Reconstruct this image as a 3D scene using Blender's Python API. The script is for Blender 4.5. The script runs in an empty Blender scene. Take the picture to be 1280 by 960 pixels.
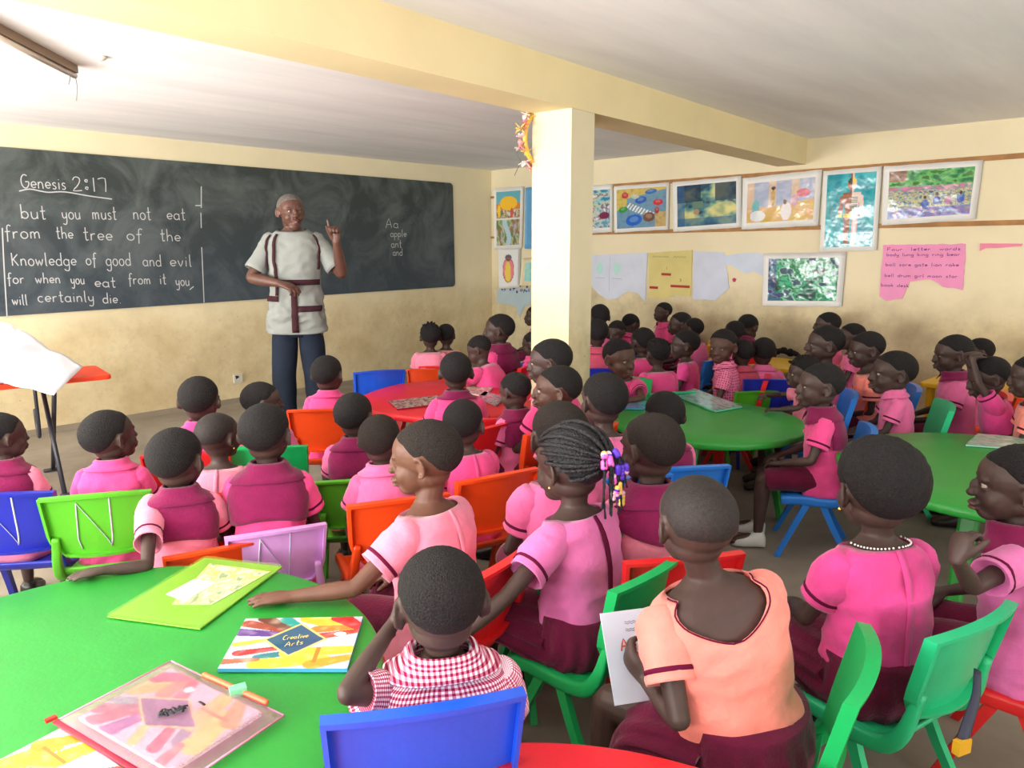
import bpy, bmesh, math, random
import numpy as np
from mathutils import Vector, noise
random.seed(4)
C = bpy.context.scene.collection
SC = bpy.context.scene

# ------------------------------------------------------------------ camera, light, exposure
cam_d = bpy.data.cameras.new('camera')
cam = bpy.data.objects.new('camera', cam_d)
C.objects.link(cam)
cam_d.sensor_width = 36.0
cam_d.lens = 940.0 / 1280.0 * 36.0
cam.location = (0, 0, 1.42)
cam.rotation_euler = (math.pi / 2 - math.atan(176 / 940), 0, 0)
cam_d.clip_start = 0.02
SC.camera = cam
SC.view_settings.view_transform = 'Standard'
SC.view_settings.look = 'None'
SC.view_settings.gamma = 1.0
SC.view_settings.use_curve_mapping = False
SC.view_settings.exposure = -0.48

wd = bpy.data.worlds.new('sky')
SC.world = wd
wd.use_nodes = True
bg = wd.node_tree.nodes['Background']
bg.inputs[0].default_value = (0.80, 0.88, 1.0, 1)
bg.inputs[1].default_value = 1.5

CORNER = np.array([-0.24, 9.06])
D1 = np.array([-0.6839, -0.7295])      # along the blackboard wall, away from the corner
D2 = np.array([0.697, -0.717])         # along the picture wall, away from the corner
L1, L2 = 7.3, 8.6
CEIL = 2.25
PA = CORNER + D1 * L1
PB = CORNER + D2 * L2
PC = CORNER + D1 * L1 + D2 * L2


def area_light(name, p, target, sx, sy, power, col):
    d = bpy.data.lights.new(name, 'AREA')
    d.shape = 'RECTANGLE'
    d.size, d.size_y = sx, sy
    d.energy = power
    d.color = col
    o = bpy.data.objects.new(name, d)
    C.objects.link(o)
    o.location = p
    o.rotation_euler = (Vector(target) - Vector(p)).to_track_quat('-Z', 'Y').to_euler()
    return o


# daylight in the openings of the window side and of the back wall
_m = (PA + PC) / 2 + D1 * 0.5 - D2 * 1.25
area_light('daylight_window_side', (_m[0], _m[1], 1.42), (_m[0] - D1[0] * 4, _m[1] - D1[1] * 4, 2.3), L2 * .7, 1.0, 150, (1.0, 0.98, 0.95))
# added lamp standing in for outdoor bounce, aimed up to brighten the ceiling
_g = (PA + PC) / 2 + D1 * 0.35 - D2 * 1.25
area_light('upward_fill', (_g[0], _g[1], 1.15), (_g[0] - D1[0] * 3, _g[1] - D1[1] * 3, 4.2), L2 * .7, 0.8, 680, (1.0, 0.98, 0.96))
_m = (PB + PC) / 2 + D2 * 0.5
area_light('daylight_back_wall', (_m[0], _m[1], 1.42), (_m[0] - D2[0] * 4, _m[1] - D2[1] * 4, 2.3), L1, 1.0, 75, (1.0, 0.97, 0.94))
_g = (PB + PC) / 2 + D2 * 0.35
area_light('upward_fill', (_g[0], _g[1], 1.15), (_g[0] - D2[0] * 3, _g[1] - D2[1] * 3, 3.4), L1, 0.8, 110, (1.0, 0.98, 0.96))  # second added fill lamp, tilted up through the back wall openings


# ------------------------------------------------------------------ materials
def lin(c):
    return tuple(((x / 255.0) / 12.92 if x / 255.0 <= 0.04045 else ((x / 255.0 + 0.055) / 1.055) ** 2.4) for x in c)


_M = {}


def mat(name, rgb, rough=0.5, var=0.0, vscale=8.0, bump=0.0, bscale=60.0, spec=0.5, rgb2=None, sheen=0.0, alpha=1.0, metal=0.0, coat=0.0):
    if name in _M:
        return _M[name]
    m = bpy.data.materials.new(name)
    m.use_nodes = True
    nt = m.node_tree
    b = nt.nodes['Principled BSDF']
    c = lin(rgb)
    b.inputs['Base Color'].default_value = (*c, 1)
    b.inputs['Roughness'].default_value = rough
    b.inputs['Specular IOR Level'].default_value = spec
    b.inputs['Metallic'].default_value = metal
    if sheen:
        b.inputs['Sheen Weight'].default_value = sheen
    if alpha < 1:
        b.inputs['Alpha'].default_value = alpha
    tc = nt.nodes.new('ShaderNodeTexCoord')
    if var or rgb2:
        n = nt.nodes.new('ShaderNodeTexNoise')
        n.inputs['Scale'].default_value = vscale
        n.inputs['Detail'].default_value = 5
        nt.links.new(tc.outputs['Object'], n.inputs['Vector'])
        r = nt.nodes.new('ShaderNodeValToRGB')
        r.color_ramp.elements[0].position = 0.36
        r.color_ramp.elements[1].position = 0.64
        c2 = lin(rgb2) if rgb2 else tuple(min(1, x * (1 + var)) for x in c)
        c1 = c if rgb2 else tuple(x * (1 - var) for x in c)
        r.color_ramp.elements[0].color = (*c1, 1)
        r.color_ramp.elements[1].color = (*c2, 1)
        nt.links.new(n.outputs['Fac'], r.inputs['Fac'])
        nt.links.new(r.outputs['Color'], b.inputs['Base Color'])
    if bump:
        n = nt.nodes.new('ShaderNodeTexNoise')
        n.inputs['Scale'].default_value = bscale
        n.inputs['Detail'].default_value = 4
        nt.links.new(tc.outputs['Object'], n.inputs['Vector'])
        bp = nt.nodes.new('ShaderNodeBump')
        bp.inputs['Strength'].default_value = bump
        bp.inputs['Distance'].default_value = 0.01
        nt.links.new(n.outputs['Fac'], bp.inputs['Height'])
        nt.links.new(bp.outputs['Normal'], b.inputs['Normal'])
    _M[name] = m
    return m


def wall_material(name, rgb, dirty, zmax):
    """cream distemper, ochre and grey stains on the worn lower part of the wall"""
    m = bpy.data.materials.new(name)
    m.use_nodes = True
    nt = m.node_tree
    b = nt.nodes['Principled BSDF']
    b.inputs['Roughness'].default_value = 0.75
    b.inputs['Specular IOR Level'].default_value = 0.25
    tc = nt.nodes.new('ShaderNodeTexCoord')
    sp = nt.nodes.new('ShaderNodeSeparateXYZ')
    nt.links.new(tc.outputs['Object'], sp.inputs[0])

    def noise_n(scale, det=6, rough=0.6, sx=None):
        n = nt.nodes.new('ShaderNodeTexNoise')
        n.inputs['Scale'].default_value = scale
        n.inputs['Detail'].default_value = det
        n.inputs['Roughness'].default_value = rough
        if sx:
            mp = nt.nodes.new('ShaderNodeMapping')
            mp.inputs['Scale'].default_value = sx
            nt.links.new(tc.outputs['Object'], mp.inputs[0])
            nt.links.new(mp.outputs[0], n.inputs['Vector'])
        else:
            nt.links.new(tc.outputs['Object'], n.inputs['Vector'])
        return n

    def ramp(src, a, bb, ca=(0, 0, 0), cb=(1, 1, 1)):
        r = nt.nodes.new('ShaderNodeValToRGB')
        r.color_ramp.elements[0].position = a
        r.color_ramp.elements[1].position = bb
        r.color_ramp.elements[0].color = (*ca, 1)
        r.color_ramp.elements[1].color = (*cb, 1)
        nt.links.new(src, r.inputs['Fac'])
        return r.outputs['Color']

    def mix(f, a, c):
        x = nt.nodes.new('ShaderNodeMix')
        x.data_type = 'RGBA'
        if isinstance(f, float):
            x.inputs[0].default_value = f
        else:
            nt.links.new(f, x.inputs[0])
        for k, v in ((6, a), (7, c)):
            if isinstance(v, tuple):
                x.inputs[k].default_value = (*v, 1)
            else:
                nt.links.new(v, x.inputs[k])
        return x.outputs[2]

    def mul(a, c):
        x = nt.nodes.new('ShaderNodeMath')
        x.operation = 'MULTIPLY'
        nt.links.new(a, x.inputs[0])
        if isinstance(c, float):
            x.inputs[1].default_value = c
        else:
            nt.links.new(c, x.inputs[1])
        return x.outputs[0]
    n1 = noise_n(1.7)
    n2 = noise_n(3.0, 6, 0.6)
    n3 = noise_n(14.0, 8, 0.75)
    # height with a wavering edge
    hh = nt.nodes.new('ShaderNodeMath')
    hh.operation = 'MULTIPLY_ADD'
    nt.links.new(n1.outputs['Fac'], hh.inputs[0])
    hh.inputs[1].default_value = 0.35
    nt.links.new(sp.outputs['Z'], hh.inputs[2])
    low = ramp(hh.outputs[0], (zmax + 0.10) / 2.6, (zmax + 0.38) / 2.6)
    # ramp positions need 0..1, so scale the height first
    hs = nt.nodes.new('ShaderNodeMath')
    hs.operation = 'DIVIDE'
    nt.links.new(hh.outputs[0], hs.inputs[0])
    hs.inputs[1].default_value = 2.6
    for lk in list(nt.links):
        if lk.to_node.type == 'VALTORGB' and lk.from_node == hh:
            tgt = lk.to_socket
            nt.links.remove(lk)
            nt.links.new(hs.outputs[0], tgt)
    inv = nt.nodes.new('ShaderNodeInvert')
    nt.links.new(low, inv.inputs['Color'])
    c0 = lin(rgb)
    c1 = lin(dirty)
    base = mix(ramp(n2.outputs['Fac'], 0.3, 0.75), c0, tuple(x * 0.93 for x in c0))
    worn = mix(ramp(n2.outputs['Fac'], 0.34, 0.68), lin((226, 212, 172)), c1)
    worn = mix(mul(ramp(n3.outputs['Fac'], 0.5, 0.72), 0.35), worn, lin((150, 140, 112)))
    fac = mul(inv.outputs['Color'], 0.92)
    col = mix(fac, base, worn)
    spk = noise_n(30.0, 3, 0.5)
    col = mix(mul(mul(ramp(spk.outputs['Fac'], 0.70, 0.75), 0.7), inv.outputs['Color']), col, lin((96, 100, 96)))
    nt.links.new(col, b.inputs['Base Color'])
    bp = nt.nodes.new('ShaderNodeBump')
    bp.inputs['Strength'].default_value = 0.25
    bp.inputs['Distance'].default_value = 0.01
    nt.links.new(n3.outputs['Fac'], bp.inputs['Height'])
    nt.links.new(bp.outputs['Normal'], b.inputs['Normal'])
    return m


def streak_material(name, ca, cb, scale=(0.4, 5, 1), rough=0.8, s=2.0, bump=0.15):
    m = bpy.data.materials.new(name)
    m.use_nodes = True
    nt = m.node_tree
    b = nt.nodes['Principled BSDF']
    b.inputs['Roughness'].default_value = rough
    b.inputs['Specular IOR Level'].default_value = 0.2
    tc = nt.nodes.new('ShaderNodeTexCoord')
    mp = nt.nodes.new('ShaderNodeMapping')
    mp.inputs['Scale'].default_value = scale
    nt.links.new(tc.outputs['Object'], mp.inputs[0])
    n = nt.nodes.new('ShaderNodeTexNoise')
    n.inputs['Scale'].default_value = s
    n.inputs['Detail'].default_value = 7
    n.inputs['Roughness'].default_value = 0.6
    nt.links.new(mp.outputs[0], n.inputs['Vector'])
    r = nt.nodes.new('ShaderNodeValToRGB')
    r.color_ramp.elements[0].position = 0.3
    r.color_ramp.elements[1].position = 0.7
    r.color_ramp.elements[0].color = (*lin(ca), 1)
    r.color_ramp.elements[1].color = (*lin(cb), 1)
    nt.links.new(n.outputs['Fac'], r.inputs['Fac'])
    nt.links.new(r.outputs['Color'], b.inputs['Base Color'])
    bp = nt.nodes.new('ShaderNodeBump')
    bp.inputs['Strength'].default_value = bump
    bp.inputs['Distance'].default_value = 0.01
    nt.links.new(n.outputs['Fac'], bp.inputs['Height'])
    nt.links.new(bp.outputs['Normal'], b.inputs['Normal'])
    return m


def attr_material(name, rough=0.5, alpha=1.0, spec=0.4):
    """flat print: colour comes from the mesh's own colour attribute"""
    m = bpy.data.materials.new(name)
    m.use_nodes = True
    nt = m.node_tree
    b = nt.nodes['Principled BSDF']
    b.inputs['Roughness'].default_value = rough
    b.inputs['Specular IOR Level'].default_value = spec
    b.inputs['Alpha'].default_value = alpha
    a = nt.nodes.new('ShaderNodeVertexColor')
    a.layer_name = 'Col'
    nt.links.new(a.outputs['Color'], b.inputs['Base Color'])
    return m


def pattern_fabric(name, kind):
    m = bpy.data.materials.new(name)
    m.use_nodes = True
    nt = m.node_tree
    b = nt.nodes['Principled BSDF']
    b.inputs['Roughness'].default_value = 0.85
    b.inputs['Specular IOR Level'].default_value = 0.15
    uv = nt.nodes.new('ShaderNodeTexCoord')
    if kind == 'check':
        sp = nt.nodes.new('ShaderNodeSeparateXYZ')
        nt.links.new(uv.outputs['UV'], sp.inputs[0])
        outs = []
        for ax in ('X', 'Y'):
            w = nt.nodes.new('ShaderNodeMath'); w.operation = 'MULTIPLY'; w.inputs[1].default_value = 115.0
            nt.links.new(sp.outputs[ax], w.inputs[0])
            f = nt.nodes.new('ShaderNodeMath'); f.operation = 'FRACT'
            nt.links.new(w.outputs[0], f.inputs[0])
            g = nt.nodes.new('ShaderNodeMath'); g.operation = 'GREATER_THAN'; g.inputs[1].default_value = 0.5
            nt.links.new(f.outputs[0], g.inputs[0])
            outs.append(g)
        ad = nt.nodes.new('ShaderNodeMath'); ad.operation = 'ADD'
        nt.links.new(outs[0].outputs[0], ad.inputs[0]); nt.links.new(outs[1].outputs[0], ad.inputs[1])
        hv = nt.nodes.new('ShaderNodeMath'); hv.operation = 'MULTIPLY'; hv.inputs[1].default_value = 0.5
        nt.links.new(ad.outputs[0], hv.inputs[0])
        r = nt.nodes.new('ShaderNodeValToRGB')
        r.color_ramp.elements[0].color = (*lin((238, 232, 240)), 1)
        r.color_ramp.elements[1].color = (*lin((140, 22, 55)), 1)
        e = r.color_ramp.elements.new(0.5); e.color = (*lin((205, 120, 150)), 1)
        nt.links.new(hv.outputs[0], r.inputs['Fac'])
    else:
        v = nt.nodes.new('ShaderNodeTexVoronoi')
        v.inputs['Scale'].default_value = 60
        v.inputs['Randomness'].default_value = 0.25
        nt.links.new(uv.outputs['UV'], v.inputs['Vector'])
        r = nt.nodes.new('ShaderNodeValToRGB')
        r.color_ramp.interpolation = 'CONSTANT'
        r.color_ramp.elements[0].color = (*lin((150, 25, 80)), 1)
        r.color_ramp.elements[1].position = 0.3
        r.color_ramp.elements[1].color = (*lin((236, 130, 170)), 1)
        nt.links.new(v.outputs['Distance'], r.inputs['Fac'])
    nt.links.new(r.outputs['Color'], b.inputs['Base Color'])
    return m


# ------------------------------------------------------------------ object helpers
def tag(o, label=None, cat=None, group=None, kind=None):
    if label: o['label'] = label
    if cat: o['category'] = cat
    if group: o['group'] = group
    if kind: o['kind'] = kind
    return o


def empty(name, loc=(0, 0, 0), rz=0.0):
    o = bpy.data.objects.new(name, None)
    C.objects.link(o)
    o.location = loc
    o.rotation_euler = (0, 0, rz)
    o.empty_display_size = 0.05
    return o


def mesh_obj(name, verts, faces, m, parent=None, smooth=True, uvs=None, world=False):
    me = bpy.data.meshes.new(name)
    me.from_pydata([tuple(map(float, v)) for v in verts], [], faces)
    mats = m if isinstance(m, (list, tuple)) else [m]
    for x in mats:
        me.materials.append(x)
    if smooth:
        me.polygons.foreach_set('use_smooth', [True] * len(me.polygons))
    if uvs is not None:
        l = me.uv_layers.new(name='UVMap')
        vi = np.empty(len(me.loops), dtype=np.int32)
        me.loops.foreach_get('vertex_index', vi)
        l.data.foreach_set('uv', np.asarray(uvs, dtype=np.float32)[vi].ravel())
    me.update()
    o = bpy.data.objects.new(name, me)
    C.objects.link(o)
    if parent:
        o.parent = parent
        if world:
            pm = M_of(parent)
            inv = np.linalg.inv(pm)
            a = np.array([tuple(v.co) for v in me.vertices]).reshape(-1, 3)
            a = a @ inv[:3, :3].T + inv[:3, 3]
            me.vertices.foreach_set('co', a.astype(np.float32).ravel())
            me.update()
    return o


def M_of(o):
    """world matrix of an object from its loc / rot z and parents (no depsgraph needed)"""
    r = o.rotation_euler
    L = o.location
    cz, sz = math.cos(r[2]), math.sin(r[2])
    m = np.array([[cz, -sz, 0, L[0]], [sz, cz, 0, L[1]], [0, 0, 1, L[2]], [0, 0, 0, 1.0]])
    return M_of(o.parent) @ m if o.parent else m


class Geo:
    """collects closed pieces; built as one mesh"""
    def __init__(s):
        s.v = []; s.f = []; s.n = 0; s.uv = []; s.c = []

    def add(s, v, f, uv=None, col=None):
        v = np.asarray(v, float)
        s.v.append(v)
        s.f += [tuple(i + s.n for i in q) for q in f]
        s.uv.append(uv if uv is not None else np.zeros((len(v), 2)))
        if col is not None:
            s.c += [col] * len(v)
        s.n += len(v)
        return s

    def verts(s):
        return np.vstack(s.v)

    def obj(s, name, m, parent=None, smooth=True, world=False, uv=False):
        o = mesh_obj(name, s.verts(), s.f, m, parent, smooth, np.vstack(s.uv) if uv else None, world)
        if s.c:
            a = o.data.color_attributes.new('Col', 'FLOAT_COLOR', 'POINT')
            arr = np.array([(*lin(c), 1.0) for c in s.c], dtype=np.float32)
            a.data.foreach_set('color', arr.ravel())
        return o


def nrm(v):
    v = np.asarray(v, float)
    l = np.linalg.norm(v)
    return v / l if l > 1e-9 else v


def box(c, h, R=None, taper=1.0):
    """box: centre, half sizes, optional 3x3 rotation"""
    v = np.array([[x, y, z] for z in (-1, 1) for y in (-1, 1) for x in (-1, 1)], float)
    v[4:, :2] *= taper
    v = v * np.asarray(h)
    if R is not None:
        v = v @ np.asarray(R).T
    return v + np.asarray(c), [(0, 2, 3, 1), (4, 5, 7, 6), (0, 1, 5, 4), (2, 6, 7, 3), (0, 4, 6, 2), (1, 3, 7, 5)]


def rotz(a):
    c, s = math.cos(a), math.sin(a)
    return np.array([[c, -s, 0], [s, c, 0], [0, 0, 1.0]])


def rotx(a):
    c, s = math.cos(a), math.sin(a)
    return np.array([[1.0, 0, 0], [0, c, -s], [0, s, c]])


def roty(a):
    c, s = math.cos(a), math.sin(a)
    return np.array([[c, 0, s], [0, 1.0, 0], [-s, 0, c]])


def prism(poly, z0, z1):
    n = len(poly)
    v = [(x, y, z0) for x, y in poly] + [(x, y, z1) for x, y in poly]
    f = [tuple(range(n - 1, -1, -1)), tuple(range(n, 2 * n))]
    f += [(i, (i + 1) % n, n + (i + 1) % n, n + i) for i in range(n)]
    return np.array(v, float), f


def loft(rings, cap=(True, True)):
    rings = [np.asarray(r, float) for r in rings]
    n = len(rings[0])
    v = np.vstack(rings)
    f = []
    for k in range(len(rings) - 1):
        a, b = k * n, (k + 1) * n
        f += [(a + i, a + (i + 1) % n, b + (i + 1) % n, b + i) for i in range(n)]
    if cap[0]: f.append(tuple(range(n - 1, -1, -1)))
    if cap[1]: f.append(tuple(range((len(rings) - 1) * n, len(rings) * n)))
    return v, f


def spline(P, k=4):
    P = np.asarray(P, float)
    if len(P) < 3:
        t = np.linspace(0, 1, k + 1)[:, None]
        return P[0] * (1 - t) + P[-1] * t
    Q = np.vstack([2 * P[0] - P[1], P, 2 * P[-1] - P[-2]])
    out = []
    for i in range(1, len(Q) - 2):
        for j in range(k):
            t = j / k
            out.append(0.5 * ((2 * Q[i]) + (-Q[i - 1] + Q[i + 1]) * t + (2 * Q[i - 1] - 5 * Q[i] + 4 * Q[i + 1] - Q[i + 2]) * t * t + (-Q[i - 1] + 3 * Q[i] - 3 * Q[i + 1] + Q[i + 2]) * t ** 3))
    out.append(P[-1])
    return np.array(out)


def tube(P, R, n=10, side=None, k=0, cap=True, sq=2.0, rounded=False, ph=0.0):
    """swept section along P; R radius or (a across, b along the other axis) per point; sq: superellipse exponent"""
    P = np.asarray(P, float)
    R = np.asarray(R, float)
    if R.ndim == 0: R = np.full(len(P), float(R))
    if R.ndim == 1: R = np.stack([R, R], 1)
    if len(R) != len(P): R = np.repeat(R[:1], len(P), 0)
    if k:
        A = spline(np.hstack([P, R]), k)
        P, R = A[:, :3], np.maximum(A[:, 3:], 1e-4)
    T = np.gradient(P, axis=0)
    T = np.array([nrm(t) for t in T])
    if rounded:
        P = np.vstack([P[0] - T[0] * R[0].mean() * 0.55, P[0] - T[0] * R[0].mean() * 0.3, P, P[-1] + T[-1] * R[-1].mean() * 0.45, P[-1] + T[-1] * R[-1].mean() * 0.75])
        R = np.vstack([R[0] * 0.3, R[0] * 0.8, R, R[-1] * 0.78, R[-1] * 0.35])
        T = np.vstack([T[0], T[0], T, T[-1], T[-1]])
    if side is None:
        side = np.cross(T[0], (0, 0, 1.0))
        if np.linalg.norm(side) < 0.2: side = np.cross(T[0], (0, 1.0, 0))
    s = nrm(np.asarray(side, float) - np.dot(side, T[0]) * T[0])
    rings = []
    an = np.arange(n) * 2 * math.pi / n + ph
    ca, sa = np.cos(an), np.sin(an)
    if sq != 2.0:
        ca = np.sign(ca) * np.abs(ca) ** (2 / sq)
        sa = np.sign(sa) * np.abs(sa) ** (2 / sq)
    for p, r, t in zip(P, R, T):
        s = nrm(s - np.dot(s, t) * t)
        u = np.cross(s, t)
        rings.append(p + np.outer(ca * r[0], s) + np.outer(sa * r[1], u))
    return loft(rings, (cap, cap))


def ellipsoid(c, r, M=None, R=None, nu=16, nv=10):
    v = [(0, 0, 1.0)]
    for j in range(1, nv):
        t = math.pi * j / nv
        for i in range(nu):
            a = 2 * math.pi * i / nu
            v.append((math.sin(t) * math.cos(a), math.sin(t) * math.sin(a), math.cos(t)))
    v.append((0, 0, -1.0))
    f = []
    for i in range(nu):
        f.append((0, 1 + i, 1 + (i + 1) % nu))
        L = 1 + (nv - 2) * nu
        f.append((len(v) - 1, L + (i + 1) % nu, L + i))
    for j in range(nv - 2):
        for i in range(nu):
            a, b = 1 + j * nu, 1 + (j + 1) * nu
            f.append((a + i, b + i, b + (i + 1) % nu, a + (i + 1) % nu))
    v = np.array(v) * np.asarray(r, float)
    if R is not None: v = v @ R.T
    v = v + np.asarray(c, float)
    if M is not None: v = v @ M[:3, :3].T + M[:3, 3]
    return v, f


def xf(M, p):
    return np.asarray(p, float) @ M[:3, :3].T + M[:3, 3]


def mk(R, t, s=1.0):
    m = np.eye(4)
    m[:3, :3] = np.asarray(R) * s
    m[:3, 3] = t
    return m


def nz(p, sc=8.0, seed=0.0):
    return noise.noise(Vector((p[0] * sc + seed, p[1] * sc - seed, p[2] * sc + seed * 0.5)))


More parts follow.
